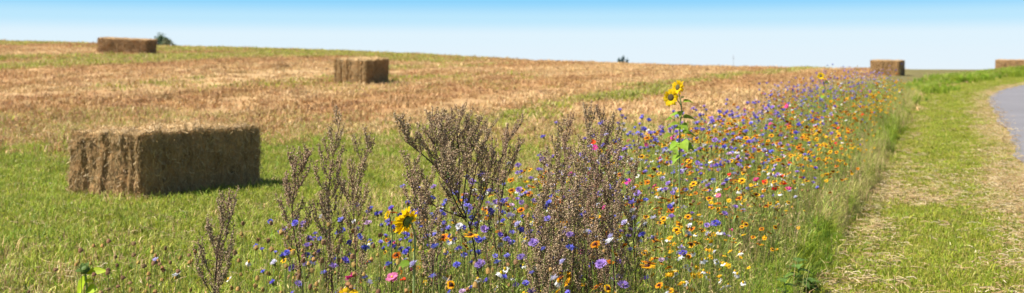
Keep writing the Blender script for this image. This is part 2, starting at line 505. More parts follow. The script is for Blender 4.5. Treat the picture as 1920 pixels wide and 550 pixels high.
# stubble
ps = tufts(3, n=26, spread=0.34, h=0.13, w=0.022, cols=TANS, lean=1.6, jit=.18) + tufts(3, n=24, spread=0.32, h=0.15, w=0.022, cols=REDS + TANS[3:], lean=1.4, jit=.18)
def stub(x, y):
    p = P(x, y)
    return field_mask(x, y) * np.clip(1.05 - green_w(x, y) * 1.2, 0, 1) * sstep(16, 22, y - 0.3 * (p + 9)) * (0.45 + 0.55 * sstep(.35, .6, fbm(p * 0.5, y * 0.12, 81)))
sx, sy = sample(26000, -50, 36, 17, 90, stub, 1)
rd = red_w(sx, sy) > R.uniform(0, 1, len(sx))
scatter('stubble', 'dry tan and reddish cereal stubble covering the rising field', 'stubble', ps, sx, sy, R.uniform(0.5, 1.2, len(sx)), idx=R.integers(0, 3, len(sx)) + 3 * rd)
# verge turf
kw_mat = M_GRASS
pv = tufts(4, n=40, spread=0.14, h=0.05, w=0.006, cols=[(.24, .30, .02), (.28, .31, .03), (.19, .26, .02), (.34, .33, .05), (.38, .32, .10)], lean=1.4)
def vmask(x, y):
    p = P(x, y)
    return verge_w(x, y) * (p < road_p(y) - 0.02) * np.clip(1.0 - 0.75 * litter_w(x, y), 0.12, 1)
vx, vy = sample(16000, -1, 30, 6, 60, vmask, 1)
scatter('verge_turf', 'mown green grass of the verge between flowers and road', 'grass', pv, vx, vy, R.uniform(0.6, 1.3, len(vx)))
# straw litter
kw_mat = M_STRAW
pl = []
for k in range(5):
    m = MB()
    for j in range(7):
        l = R.uniform(0.025, 0.10); a_ = R.uniform(0, 6.28); c0 = np.array([R.normal(0, .09), R.normal(0, .09), R.uniform(.012, .05)])
        d = np.array([math.cos(a_), math.sin(a_), R.normal(0, 0.12)]) * l / 2
        mid = c0 + np.array([R.normal(0, .01), R.normal(0, .01), .008])
        m.tube([c0 - d, mid, c0 + d], 0.0021, np.array([[.45, .33, .17], [.50, .385, .215], [.35, .23, .10], [.54, .44, .28]][R.integers(0, 4)]), 3)
    pl.append(m.mesh('straw', M_STRAW))
lx, ly = sample(3000, -1, 26, 6, 50, lambda x, y: verge_w(x, y) * (P(x, y) < road_p(y) + 0.02 + .25 * R.uniform(0, 1, len(x)) ** 3) * np.clip(litter_w(x, y) ** 1.3 + 0.02, 0, 1), 1)
scatter('straw_litter', 'loose pale straw scattered over the mown verge', 'straw', pl, lx, ly, R.uniform(0.6, 1.5, len(lx)), tilt=0.08, zoff=0.005)
fx, fy = sample(2200, -12, 5, 6.5, 24, lambda x, y: field_mask(x, y) * 0.5, 1)
scatter('field_straw', 'single loose straws lying in the grass near the bale', 'straw', pl, fx, fy, R.uniform(0.5, 1.2, len(fx)), tilt=0.2, zoff=0.03)

# undergrowth of the flower strip
kw_mat = M_GRASS
FOL = [(.26, .335, .03), (.32, .37, .045), (.20, .28, .03), (.42, .42, .10)]
def feathery(dry=False):
    m = MB()
    for s in range(5):
        a_ = R.uniform(0, 6.28); h = R.uniform(.35, .72); le = R.uniform(.02, .14)
        bx, by = R.normal(0, .05, 2)
        pts = np.array([[bx, by, -.02], [bx + math.cos(a_) * le * .4, by + math.sin(a_) * le * .4, h * .5], [bx + math.cos(a_) * le, by + math.sin(a_) * le, h]])
        base = np.array([[.42, .33, .15], [.50, .40, .20], [.32, .22, .10]][R.integers(0, 3)]) if dry else np.array(FOL[R.integers(0, 4)])
        m.tube(pts, [.0022, .002, .001], base * .9, 3)
        n = 16 if not dry else 8
        t = R.uniform(.12, .98, n)
        b0 = np.stack([np.interp(t, [0, .5, 1], pts[:, k]) for k in range(3)], 1)
        la = R.uniform(0, 6.28, n); ll = R.uniform(.03, .11, n) * (1.1 - .6 * t)
        d = np.stack([np.cos(la) * ll, np.sin(la) * ll, ll * R.uniform(.2, 1.0, n)], 1)
        sd = np.stack([-np.sin(la), np.cos(la), R.normal(0, .4, n)], 1) * R.uniform(.0016, .0045, n)[:, None]
        V = np.stack([b0 - sd, b0 + sd, b0 + d * .6 + sd, b0 + d * .6 - sd, b0 + d + np.array([0, 0, -.006])], 1).reshape(-1, 3)
        k = np.arange(n) * 5
        c = np.repeat(base * R.uniform(.75, 1.25, (n, 1)), 5, 0)
        m.add(V, np.stack([k + 3, k + 2, k + 4], 1), np.stack([k, k + 1, k + 2, k + 3], 1), c)
    return m.mesh('feathery_stem', M_GRASS if not dry else M_DRY)
pf = [feathery() for _ in range(5)] + [feathery(True) for _ in range(3)]
def gtuft(cols, h, w, n, lean, mat):
    m = MB(); blades(m, n, .09, h, w, cols, lean=lean); return m.mesh('tall_tuft', mat)
pf += [gtuft(FOL, .55, .006, 26, .5, M_GRASS) for _ in range(3)] + [gtuft(PALE, .65, .005, 18, .45, M_DRY) for _ in range(2)]
def fol_w(x, y):
    return strip_w(x, y) * (y < 36)
ux, uy = sample(8500, -5, 16, 2.6, 36, fol_w, 1)
pu = P(ux, uy)
edge = sstep(-1.9, -1.15, pu)
kind = R.choice(13, len(ux), p=np.array([2.4, 2.4, 2.4, 2.4, 2.4, 2.6, 2.6, 2.6, 2.0, 2.0, 2.0, 2.2, 2.2]) / 30.2)
hs = .86 * (0.85 + 0.3 * fbm(ux * 1.1, uy * 1.1, 91)) * (1 - .3 * edge) * R.uniform(.75, 1.15, len(ux)) * (1 - .4 * sstep(-3.0, -4.1, pu) * sstep(9, 6.5, uy))
scatter('strip_undergrowth', 'dense feathery green and dry stems beneath the wildflowers', 'undergrowth', pf, ux, uy, hs, idx=kind, tilt=.1)
# lush tussocks along the strip's verge side and the far bank
kw_mat = M_GRASS
LUSH = [(.19, .29, .018), (.25, .33, .022), (.14, .235, .018), (.30, .34, .04)]
pt = [gtuft(LUSH, .42, .009, 60, .9, M_GRASS) for _ in range(3)] + [gtuft(PALE + LUSH[:1], .6, .006, 40, .6, M_DRY) for _ in range(2)]
ex, ey = sample(1500, 0, 16, 6, 36, lambda x, y: np.exp(-((P(x, y) + 1.22 + .35 * (fbm(y * 1.1, x * 0, 16) - .5)) / .20) ** 2), 1)
dry_e = fbm(ey * .35, ex * 0 + 2, 95) > .40
scatter('edge_grass', 'long lush and dry grass along the right edge of the flowers', 'grass', pt, ex, ey, R.uniform(.35, .85, len(ex)) * (1 - .6 * sstep(-1.3, -.9, P(ex, ey))), idx=np.where(dry_e & (R.uniform(0, 1, len(ex)) < .75), R.integers(3, 5, len(ex)), R.integers(0, 3, len(ex))))
kx, ky = sample(4200, 8, 48, 27, 84, lambda x, y: np.exp(-((P(x, y) - edge_p(y) + .95) / .62) ** 2) * sstep(27, 33, y) * (0.35 + 0.65 * (fbm(x * .35, y * .35, 97) > .45)), 1)
pk = [gtuft(LUSH, .5, .02, 60, .9, M_GRASS) for _ in range(3)] + [gtuft(PALE + LUSH, .55, .016, 40, .7, M_DRY)]
bm = sstep(.5, .75, fbm(ky * .22, kx * 0, 98))
scatter('bank_grass', 'tall green grass bank running along the bend of the road', 'grass', pk, kx, ky, R.uniform(.35, .75, len(kx)) * (0.6 + .7 * bm + .5 * sstep(48, 62, ky)))

# ------------------------------------------------------------------ straw bales
def n3(p, s, f):
    return vnoise(p[:, 0] * f + p[:, 2] * f * .7, p[:, 1] * f - p[:, 2] * f * .6 + 3.3, s) + vnoise(p[:, 2] * f * 1.3 + 5, (p[:, 0] - p[:, 1]) * f, s + 5) - 1

BL, BW, BH = 2.3, 1.3, 0.86
def bale_meshes(seed, skew=0.0):
    mb = MB()
    half = np.array([BL / 2, BW / 2, BH / 2])
    st = 0.045
    def shape(pos):
        r = pos / half
        nrm = np.sign(r) * np.abs(r) ** 7
        nrm /= np.linalg.norm(nrm, axis=1)[:, None] + 1e-9
        d = 0.05 * n3(pos, seed, 3.5) + 0.03 * n3(pos, seed + 9, 11)
        # flakes: the long sides show layers pressed one after another
        d += 0.010 * np.sin(pos[:, 0] * 52 + 3 * n3(pos, seed + 3, 2)) * (np.abs(r[:, 1]) > .98)
        # twine grooves round the length
        gy_ = (pos[:, 1] / BW + .5) * 6 - .5 + .22 * np.sin(np.round((pos[:, 1] / BW + .5) * 6 - .5) * 2.7 + seed) + .25 * (vnoise(pos[:, 2] * 5, pos[:, 1] * 2, seed + 44) - .5)
        g = np.exp(-((gy_ - np.round(gy_)) / .13) ** 2) * (.5 + 1.0 * _hash(np.round(gy_).astype(np.int64), np.full(len(gy_), 3), seed))
        d -= g * (0.05 * (np.abs(r[:, 0]) > .985) * (.6 + .8 * vnoise(pos[:, 1] * 6, pos[:, 2] * 3, seed + 70)) + 0.02 * (np.abs(r[:, 2]) > .985))
        # rounded edges
        k = np.sort(np.abs(r), axis=1)[:, 1]
        d -= 0.045 * np.clip((k - .86) / .14, 0, 1) ** 2
        out = pos + nrm * d[:, None]
        out[:, 0] += skew * out[:, 1]
        return out
    SURF = []
    for ax in range(3):
        o = [i for i in range(3) if i != ax]
        for sg in (-1, 1):
            na = int(2 * half[o[0]] / st); nb = int(2 * half[o[1]] / st)
            A, B = np.meshgrid(np.linspace(-1, 1, na + 1) * half[o[0]], np.linspace(-1, 1, nb + 1) * half[o[1]], indexing='ij')
            pos = np.zeros((A.size, 3)); pos[:, o[0]] = A.ravel(); pos[:, o[1]] = B.ravel(); pos[:, ax] = sg * half[ax]
            V = shape(pos)
            i = np.arange(na * nb); r_ = i // nb; c_ = i % nb
            q = np.stack([r_ * (nb + 1) + c_, r_ * (nb + 1) + c_ + 1, (r_ + 1) * (nb + 1) + c_ + 1, (r_ + 1) * (nb + 1) + c_], 1)
            flip = (sg > 0) == (ax == 1)
            if flip: q = q[:, ::-1]
            V = V + np.array([0, 0, BH / 2])
            n_ = n3(pos, seed + 30, 9)
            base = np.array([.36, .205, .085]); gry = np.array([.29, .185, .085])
            if ax == 2: base = np.array([.46, .31, .15]); gry = np.array([.42, .29, .15])      # lighter top and bottom: sunlit look of the top put into the colour
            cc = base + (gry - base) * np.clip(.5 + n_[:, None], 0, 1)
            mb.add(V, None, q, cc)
            SURF.append((ax, sg, o))
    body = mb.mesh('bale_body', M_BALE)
    # loose straws
    ms = MB()
    cols = np.array([[.48, .30, .13], [.40, .235, .095], [.55, .38, .19], [.30, .165, .065], [.36, .25, .115]])
    for (ax, sg, o), n in zip(SURF, [3000, 3000, 5200, 5200, 300, 3600]):
        pos = np.zeros((n, 3)); pos[:, o[0]] = R.uniform(-1, 1, n) * half[o[0]]; pos[:, o[1]] = R.uniform(-1, 1, n) * half[o[1]]; pos[:, ax] = sg * half[ax]
        c = shape(pos) + np.array([0, 0, BH / 2])
        nr = np.zeros(3); nr[ax] = sg
        d = R.normal(0, 1, (n, 3))
        if ax == 0: d[:, 2] *= 2.0
        if ax == 1: d[:, 2] *= 1.4; d[:, 0] *= .8
        d[:, ax] = np.abs(d[:, ax]) * (.22 if ax == 2 else .38) * sg
        d /= np.linalg.norm(d, axis=1)[:, None]
        ln = R.uniform(.03, .13, n)[:, None]
        w = np.cross(d, nr + R.normal(0, .35, (n, 3))); w /= np.linalg.norm(w, axis=1)[:, None] + 1e-9
        w *= R.uniform(.0018, .0038, n)[:, None]
        a0 = c - nr * .006 - d * ln * .25 * (1 - np.abs(d @ nr)[:, None]); b0 = c + d * ln * .75 + nr * .006
        V = np.stack([a0 - w, a0 + w, b0 + w, b0 - w], 1).reshape(-1, 3)
        V[:, 2] = np.maximum(V[:, 2], 0.0)
        k = np.arange(n) * 4
        cc = np.repeat(cols[R.integers(0, 5, n)] * R.uniform(.75, 1.2, (n, 1)) * (1.2 if ax == 2 else 1), 4, 0)  # straws on the top coloured brighter to read as sunlit
        ms.add(V, None, np.stack([k, k + 1, k + 2, k + 3], 1), cc)
    straw = ms.mesh('bale_straw', M_STRAW)
    tw = []
    for k in range(6):
        yy = ((k + .5) / 6 - .5) * BW
        m = MB(); hx, hz = BL / 2 - .045, BH / 2 - .012
        pts = []
        for (x0, z0, x1, z1) in [(-hx, -hz, -hx, hz), (-hx, hz, hx, hz), (hx, hz, hx, -hz), (hx, -hz, -hx, -hz)]:
            for t in np.linspace(0, 1, 13)[:-1]:
                pts.append((x0 + (x1 - x0) * t + skew * yy, yy, BH / 2 + z0 + (z1 - z0) * t))
        pts.append(pts[0])
        m.tube(np.array(pts), .0025, (.45, .38, .25), 4)
        tw.append(m.mesh('twine', M_STRAW))
    return body, straw, tw

M_BALE = bpy.data.materials.new('pressed_straw'); M_BALE.use_nodes = True
nt = M_BALE.node_tree; L = nt.links.new
b = nt.nodes['Principled BSDF']; b.inputs['Roughness'].default_value = .9; b.inputs['Specular IOR Level'].default_value = .1
a = nd(nt, 'ShaderNodeAttribute', attribute_name='col')
tc = nd(nt, 'ShaderNodeTexCoord')
mp = nd(nt, 'ShaderNodeMapping'); mp.inputs['Scale'].default_value = (1, 1, .3); L(tc.outputs['Object'], mp.inputs[0])
n1 = nd(nt, 'ShaderNodeTexNoise'); n1.inputs['Scale'].default_value = 38; n1.inputs['Detail'].default_value = 6; n1.inputs['Roughness'].default_value = .75; L(mp.outputs[0], n1.inputs['Vector'])
n2 = nd(nt, 'ShaderNodeTexNoise'); n2.inputs['Scale'].default_value = 4; n2.inputs['Detail'].default_value = 4; L(tc.outputs['Object'], n2.inputs['Vector'])
ad = nd(nt, 'ShaderNodeMath', operation='ADD'); L(n1.outputs[0], ad.inputs[0]); L(n2.outputs[0], ad.inputs[1])
mr = nd(nt, 'ShaderNodeMapRange'); mr.inputs['From Min'].default_value = .7; mr.inputs['From Max'].default_value = 1.3; mr.inputs['To Min'].default_value = .4; mr.inputs['To Max'].default_value = 1.5
L(ad.outputs[0], mr.inputs['Value'])
sc_ = nd(nt, 'ShaderNodeVectorMath', operation='SCALE'); L(a.outputs['Color'], sc_.inputs[0]); L(mr.outputs[0], sc_.inputs['Scale']); L(sc_.outputs[0], b.inputs['Base Color'])
bp = nd(nt, 'ShaderNodeBump'); bp.inputs['Distance'].default_value = .03; L(n1.outputs[0], bp.inputs['Height']); L(bp.outputs[0], b.inputs['Normal'])

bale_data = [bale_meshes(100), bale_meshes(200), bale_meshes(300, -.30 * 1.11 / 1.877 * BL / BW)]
def place_bale(x, y, yaw, scl, which, label, sink=.04):
    z = zp(x, y)
    e = .6
    n = Vector((-(zp(x + e, y) - zp(x - e, y)) / (2 * e), -(zp(x, y + e) - zp(x, y - e)) / (2 * e), 1)).normalized()
    o = empty('straw_bale', (x, y, z - sink))
    q = Vector((0, 0, 1)).rotation_difference(n) @ Quaternion((0, 0, 1), yaw)
    o.rotation_euler = q.to_euler()
    o.scale = scl
    body, straw, tw = bale_data[which]
    for nm, me in [('body', body), ('loose_straw', straw)] + [('twine', t) for t in tw]:
        c = bpy.data.objects.new(nm, me); COL.objects.link(c); c.parent = o
        if nm == 'loose_straw': c['kind'] = 'stuff'
    return tag(o, label, 'straw bale', 'straw bales left on the stubble field')

def fit_bale(target_u, D, yaw, scl):
    x = (target_u - 960) / F * D
    return x, D
# near bale: near corner at photo (260, 372)
cx, cy = (259 - 960) / F * 13.25, 13.25
yaw = rad(52)
e1 = np.array([math.cos(yaw), math.sin(yaw)]); e2 = np.array([-.93, .36])     # the bale has slumped a little out of square
L1, W1 = 1.85, 1.06
mx_, my_ = np.array([cx, cy]) + e1 * L1 / 2 + e2 * W1 / 2
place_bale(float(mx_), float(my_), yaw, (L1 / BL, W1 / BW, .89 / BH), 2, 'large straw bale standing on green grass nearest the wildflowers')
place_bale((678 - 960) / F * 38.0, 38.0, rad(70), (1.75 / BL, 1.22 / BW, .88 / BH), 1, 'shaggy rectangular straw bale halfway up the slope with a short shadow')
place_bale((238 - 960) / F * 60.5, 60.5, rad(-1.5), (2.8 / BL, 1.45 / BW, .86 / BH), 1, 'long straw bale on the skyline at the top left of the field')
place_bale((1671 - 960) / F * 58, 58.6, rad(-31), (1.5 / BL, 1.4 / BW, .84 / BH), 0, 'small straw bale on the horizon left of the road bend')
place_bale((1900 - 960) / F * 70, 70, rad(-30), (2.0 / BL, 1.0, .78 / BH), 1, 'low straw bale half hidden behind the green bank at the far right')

# small heap of loose straw on the slope (photo 522,117)
hx, hy = (524 - 960) / F * 47, 47.0
m = MB()
n = 900
a_ = R.uniform(0, 6.28, n); rr = .55 * np.sqrt(R.uniform(0, 1, n))
c = np.stack([rr * np.cos(a_), rr * np.sin(a_) * .7, np.maximum(0.0, .30 * (1 - (rr / .58) ** 2)) * R.uniform(.1, 1, n)], 1)
d = R.normal(0, 1, (n, 3)) * np.array([1, 1, .35]); d /= np.linalg.norm(d, axis=1)[:, None]; d *= R.uniform(.06, .2, n)[:, None]
w = np.cross(d, R.normal(0, 1, (n, 3))); w /= np.linalg.norm(w, axis=1)[:, None]; w *= .012
V = np.stack([c - d / 2 - w, c - d / 2 + w, c + d / 2 + w, c + d / 2 - w], 1).reshape(-1, 3)
k = np.arange(n) * 4
m.add(V, None, np.stack([k, k + 1, k + 2, k + 3], 1), np.repeat(np.array(REDS + TANS)[R.integers(0, 7, n)], 4, 0))
o = m.obj('straw_heap', M_STRAW); o.location = (hx, hy, zp(hx, hy)); tag(o, 'small heap of loose brown straw left of the middle bale', 'straw heap')

# ------------------------------------------------------------------ far trees and mast beyond the crest
def far_tree(u, vtop, D, w, h, label, n, col, flat=1.0, lean=0):
    x = (u - 960) / F * D; zb = zp(x, D); ztop = EYE - (vtop - 130) / F * D
    root = empty('tree', (x, D, zb))
    H = ztop - zb
    m = MB(); m.tube([[0, 0, -.3], [0.05, 0, H * .3], [0, .1, H * .75]], [.03 * H, .022 * H, .01 * H], (.08, .06, .045), 6)
    for k in range(6):
        aa = k * 1.05; m.tube([[0, 0, H * (.3 + .05 * k)], [math.cos(aa) * w * .35, math.sin(aa) * w * .35, H * (.5 + .05 * k)]], [.012 * H, .005 * H], (.08, .06, .045), 4)
    m.obj('trunk', M_WOODY, root)
    m = MB()
    cl = R.normal(0, 1, (26, 3)); cl /= np.linalg.norm(cl, axis=1)[:, None]; cl *= R.uniform(.3, 1, (26, 1)) ** .5
    pk_ = cl[R.integers(0, 26, n)] * np.array([w / 2, w / 2, h / 2]) + R.normal(0, 1, (n, 3)) * np.array([w, w, h]) * .075
    pk_[:, 2] += H - h * .5
    pk_[:, 2] -= np.clip(pk_[:, 0] * lean, 0, 99)
    a1 = R.normal(0, 1, (n, 3)); a1 /= np.linalg.norm(a1, axis=1)[:, None]
    a2 = np.cross(a1, R.normal(0, 1, (n, 3))); a2 /= np.linalg.norm(a2, axis=1)[:, None]
    s_ = (.022 * h + .05) * R.uniform(.6, 1.4, n)[:, None]
    V = np.stack([pk_ - a1 * s_, pk_ + a2 * s_ * .6, pk_ + a1 * s_, pk_ - a2 * s_ * .6], 1).reshape(-1, 3)
    k = np.arange(n) * 4
    m.add(V, None, np.stack([k, k + 1, k + 2, k + 3], 1), np.repeat(np.array(col) * R.uniform(.6, 1.4, (n, 1)), 4, 0))
    m.obj('crown', M_TREE, root)
    return tag(root, label, 'tree')
far_tree(301, 68, 150, 3.6, 3.2, 'dark green tree peeping over the skyline beside the long bale', 5000, (.10, .15, .08), lean=.5)
far_tree(318, 75, 146, 2.8, 2.2, 'low bush sloping down to the skyline right of the dark tree', 3000, (.15, .18, .09), lean=.5)
far_tree(1171, 107, 200, 1.3, 2.4, 'small bluish tree tip rising above the horizon near the middle', 2400, (.07, .13, .14))  # blue of the distant haze put into the leaf colour
far_tree(1161, 110, 205, .8, 1.8, 'smaller tree tip just left of the small bluish tree', 1400, (.07, .13, .14))  # same haze tint in the leaf colour
x = (1375 - 960) / F * 260
m = MB(); zb = zp(x, 260); m.tube([[0, 0, -.2], [0, 0, (EYE + 26 / F * 260) - zb]], [.07, .05], (.30, .34, .38), 6)
for zz in (-.4, -.9): m.tube([[-.28, 0, (EYE + 26 / F * 260) - zb + zz], [.28, 0, (EYE + 26 / F * 260) - zb + zz]], .03, (.30, .34, .38), 4)
o = m.obj('mast', M_WOODY); o.location = (x, 260, zb); tag(o, 'thin grey mast just visible on the horizon', 'mast')

# ------------------------------------------------------------------ mugwort
UP = np.array([0, 0, 1.])
def curve(pts, n):
    """smooth interpolation through control points (Catmull-Rom)"""
    pts = np.asarray(pts, float)
    k = len(pts)
    if k == 2: return pts[0] + (pts[1] - pts[0]) * np.linspace(0, 1, n)[:, None]
    e = np.concatenate([[2 * pts[0] - pts[1]], pts, [2 * pts[-1] - pts[-2]]])
    out = []
    for t in np.linspace(0, k - 1 - 1e-6, n):
        i = int(t); f = t - i; a, b_, c, d = e[i:i + 4]
        out.append(.5 * ((2 * b_) + (c - a) * f + (2 * a - 5 * b_ + 4 * c - d) * f * f + (3 * b_ - a - 3 * c + d) * f ** 3))
    return np.array(out)

OCT = np.array([[1, 0, 0], [0, 1, 0], [-1, 0, 0], [0, -1, 0], [0, 0, 1.3], [0, 0, -1.0]])
OCT_T = np.array([[0, 1, 4], [1, 2, 4], [2, 3, 4], [3, 0, 4], [1, 0, 5], [2, 1, 5], [3, 2, 5], [0, 3, 5]])
def seedheads(mb, c, size, tone):
    n = len(c)
    s = size * R.uniform(.65, 1.25, (n, 1, 1))
    rz = R.uniform(0, 6.28, n); cs, sn = np.cos(rz), np.sin(rz)
    O = np.repeat(OCT[None], n, 0)
    x_ = O[:, :, 0] * cs[:, None] - O[:, :, 1] * sn[:, None]; y_ = O[:, :, 0] * sn[:, None] + O[:, :, 1] * cs[:, None]
    tl = R.normal(0, .5, (n, 1))
    O = np.stack([x_ + tl * O[:, :, 2], y_, O[:, :, 2]], 2)
    V = (c[:, None, :] + O * s).reshape(-1, 3)
    T = (OCT_T[None] + (np.arange(n) * 6)[:, None, None]).reshape(-1, 3)
    pal = np.array([[.33, .215, .125], [.25, .16, .095], [.45, .325, .215], [.27, .21, .105], [.19, .12, .075]])
    if tone: pal = pal * np.array([.95, 1.02, .95])
    cc = pal[R.integers(0, 5, n)] * R.uniform(.75, 1.25, (n, 1))
    mb.add(V, T, None, np.repeat(cc, 6, 0))

def mugwort(ctrl, D, label, nb=24, spread=.24, t0=.34, dens=1.0, ddepth=0.0, limbs=(), size=.0037, tone=0, asc=1.0, ground_u=None):
    """ctrl: photo pixels of the main stem from low to tip, built at depth D"""
    pts = [at(u, v, D + ddepth * k / max(1, len(ctrl) - 1)) for k, (u, v) in enumerate(ctrl)]
    b0 = pts[0].copy()
    gx_ = b0[0] + (b0[0] - pts[1][0]) * .3; gy_ = D
    base = np.array([gx_, gy_, zp(gx_, gy_)])
    root = empty('mugwort', base)
    st = MB(); sh = MB(); lf = MB()
    nb = int(nb * .92)
    stems = [np.array([base - UP * .03] + pts) - base]
    for lb in limbs:
        lp = [at(u, v, D + dd) for (u, v, dd) in lb]
        stems.append(np.array(lp) - base)
    heads = []
    def branch(p0, d0, ln, rad_):
        k = 7
        t = np.linspace(0, 1, k)[:, None]
        up = d0 * (1 - t) + (d0 * .38 + UP * .85) * t
        step = up / np.linalg.norm(up, axis=1)[:, None] * ln / (k - 1)
        c = p0 + np.concatenate([[np.zeros(3)], np.cumsum(step[1:], 0)])
        st.tube(c, np.linspace(rad_, .0006, k), np.array([.115, .075, .05]) * R.uniform(.8, 1.2), 3)
        return c
    def panicle(c, frac):
        ln = np.linalg.norm(np.diff(c, axis=0), axis=1).sum()
        m_ = max(3, int(ln / .0120 * dens))
        for j in range(m_):
            t = frac + (1 - frac) * (j + R.uniform(0, 1)) / m_
            idx = t * (len(c) - 1); i0 = min(int(idx), len(c) - 2); q0 = c[i0] + (c[i0 + 1] - c[i0]) * (idx - i0)
            l = R.uniform(.008, .030) * (1.15 - .7 * t)
            dd = R.normal(0, 1, 3) * np.array([1, 1, .4]); dd /= np.linalg.norm(dd); dd = dd * .75 + UP * .8; dd /= np.linalg.norm(dd)
            kk = max(2, int(l / .0062))
            tt = np.linspace(.15, 1, kk)[:, None]
            h = q0 + dd * l * tt + R.normal(0, .0022, (kk, 3))
            heads.append(h)
            if l > .028: st.tube([q0, q0 + dd * l * .9], [.0007, .0004], np.array([.13, .09, .06]), 3)
        kk = int(ln * (1 - frac) / .008)
        tt = R.uniform(frac, 1, kk); idx = tt * (len(c) - 1); i0 = np.minimum(idx.astype(int), len(c) - 2)
        heads.append(c[i0] + (c[i0 + 1] - c[i0]) * (idx - i0)[:, None] + R.normal(0, .0035, (kk, 3)))
    for si, s in enumerate(stems):
        c = curve(s, 26)
        ln = np.linalg.norm(np.diff(c, axis=0), axis=1).sum()
        r0 = .0062 if si == 0 else .0042
        st.tube(c, np.linspace(r0, .0009, 26), np.array([.075, .042, .034]), 5)
        tb = t0 if si == 0 else .22
        nn = nb if si == 0 else max(5, int(nb * .6))
        az = R.uniform(0, 6.28)
        for j in range(nn):
            t = tb + (.96 - tb) * (j + R.uniform(-.3, .3)) / nn
            idx = np.clip(t, 0, 1) * 25; i0 = min(int(idx), 24); p0 = c[i0] + (c[i0 + 1] - c[i0]) * (idx - i0)
            tan = c[i0 + 1] - c[i0]; tan /= np.linalg.norm(tan)
            az += 2.4 + R.normal(0, .3)
            out = np.array([math.cos(az), math.sin(az), 0])
            d0 = out * .9 * asc + tan * .85; d0 /= np.linalg.norm(d0)
            bl = spread * (1.10 - t) ** .6 * R.uniform(.6, 1.25) * (1.55 if si == 0 else 1.0)
            bl = max(bl, .035)
            bc = branch(p0, d0, bl, .0019)
            panicle(bc, .25)
            if bl > .10:
                for fr in (.22, .38, .54, .7):
                    i1 = int(fr * 6); tn_ = bc[i1 + 1] - bc[i1]; tn_ /= np.linalg.norm(tn_)
                    sd_ = R.normal(0, 1, 3); sd_[2] *= .3; sd_ /= np.linalg.norm(sd_)
                    d1 = tn_ * .8 + sd_ * .55; d1 /= np.linalg.norm(d1)
                    panicle(branch(bc[i1], d1, bl * R.uniform(.3, .5), .0011), .15)
        panicle(c[int(26 * .62):], 0.05)
        # leaves on the lower stem
        for j in range(16 if si == 0 else 5):
            t = R.uniform(.12, .75); i0 = int(t * 24); p0 = c[i0]
            az2 = R.uniform(0, 6.28)
            for lobe in range(4):
                aa = az2 + R.normal(0, .45); l = R.uniform(.025, .07)
                d = np.array([math.cos(aa), math.sin(aa), R.uniform(-.3, .7)]) * l
                w = np.array([-math.sin(aa), math.cos(aa), R.normal(0, .3)]) * .0035
                lf.add([p0, p0 + d * .5 + w, p0 + d, p0 + d * .5 - w], None, [[0, 1, 2, 3]], np.array([[.09, .14, .04], [.13, .17, .06], [.16, .13, .06]][R.integers(0, 3)]))
    st.obj('stem', M_WOODY, root)
    seedheads(sh, np.concatenate(heads), size, tone)
    tag(sh.obj('seed_heads', M_SEED, root), kind='stuff')
    lf.obj('leaves', M_LEAF, root)
    return tag(root, label, 'mugwort', 'tall brown mugwort plants in the flower strip')

mugwort([(398, 640), (402, 545), (412, 450), (437, 361)], 5.0, 'short brown mugwort leaning right below the near bale', nb=20, spread=.19, t0=.40, dens=1.2, asc=.8)
mugwort([(572, 620), (566, 520), (548, 410), (556, 340), (579, 288)], 5.5, 'slender mugwort with curved stem, left of the tallest of the left group', nb=26, spread=.19, dens=1.15, asc=.8)
mugwort([(626, 640), (620, 470), (617, 350), (640, 213)], 5.6, 'tallest mugwort of the left group with a drooping dark plume tip', nb=30, spread=.22, dens=1.25, asc=.8)
mugwort([(668, 640), (666, 460), (664, 350), (703, 257)], 5.9, 'open mugwort leaning right beside the tallest of the left group', nb=28, spread=.21, dens=1.1, asc=.9)
mugwort([(900, 560), (882, 430), (838, 330), (812, 270), (811, 199)], 5.7, 'wide bushy mugwort with a dark trunk slanting up to the left', nb=24, spread=.20, dens=1.05, t0=.30,
        limbs=[[(838, 330, 0), (790, 288, -.05), (762, 262, -.1), (755, 216, -.12)],
               [(860, 380, 0), (862, 310, .1), (858, 250, .14), (868, 197, .16)],
               [(872, 410, 0), (890, 330, -.08), (900, 280, -.12), (927, 227, -.14)],
               [(850, 350, 0), (838, 290, .12), (835, 250, .2), (838, 222, .2)],
               [(866, 395, 0), (878, 300, .18), (884, 260, .22), (892, 235, .24)],
               [(872, 410, 0), (815, 385, -.1), (780, 345, -.15), (764, 296, -.18)],
               [(880, 425, 0), (906, 375, .1), (915, 325, .14), (928, 285, .15)],
               [(874, 415, 0), (848, 365, -.12), (842, 325, -.2), (850, 285, -.22)]])
mugwort([(830, 600), (808, 480), (790, 400), (762, 320)], 5.4, 'low mugwort spray leaning left in front of the bushy one', nb=22, spread=.19, dens=1.1)
mugwort([(808, 640), (812, 540), (809, 450), (822, 375)], 5.0, 'thin dark mugwort stem low in front of the bushy one', nb=14, spread=.12, dens=.6, t0=.5)
mugwort([(940, 640), (939, 515), (936, 320), (970, 231)], 6.2, 'upright mugwort just right of the bushy one', nb=24, spread=.20, dens=.85, asc=.8,
        limbs=[[(938, 400, 0), (950, 320, .05), (982, 262, .08)]])
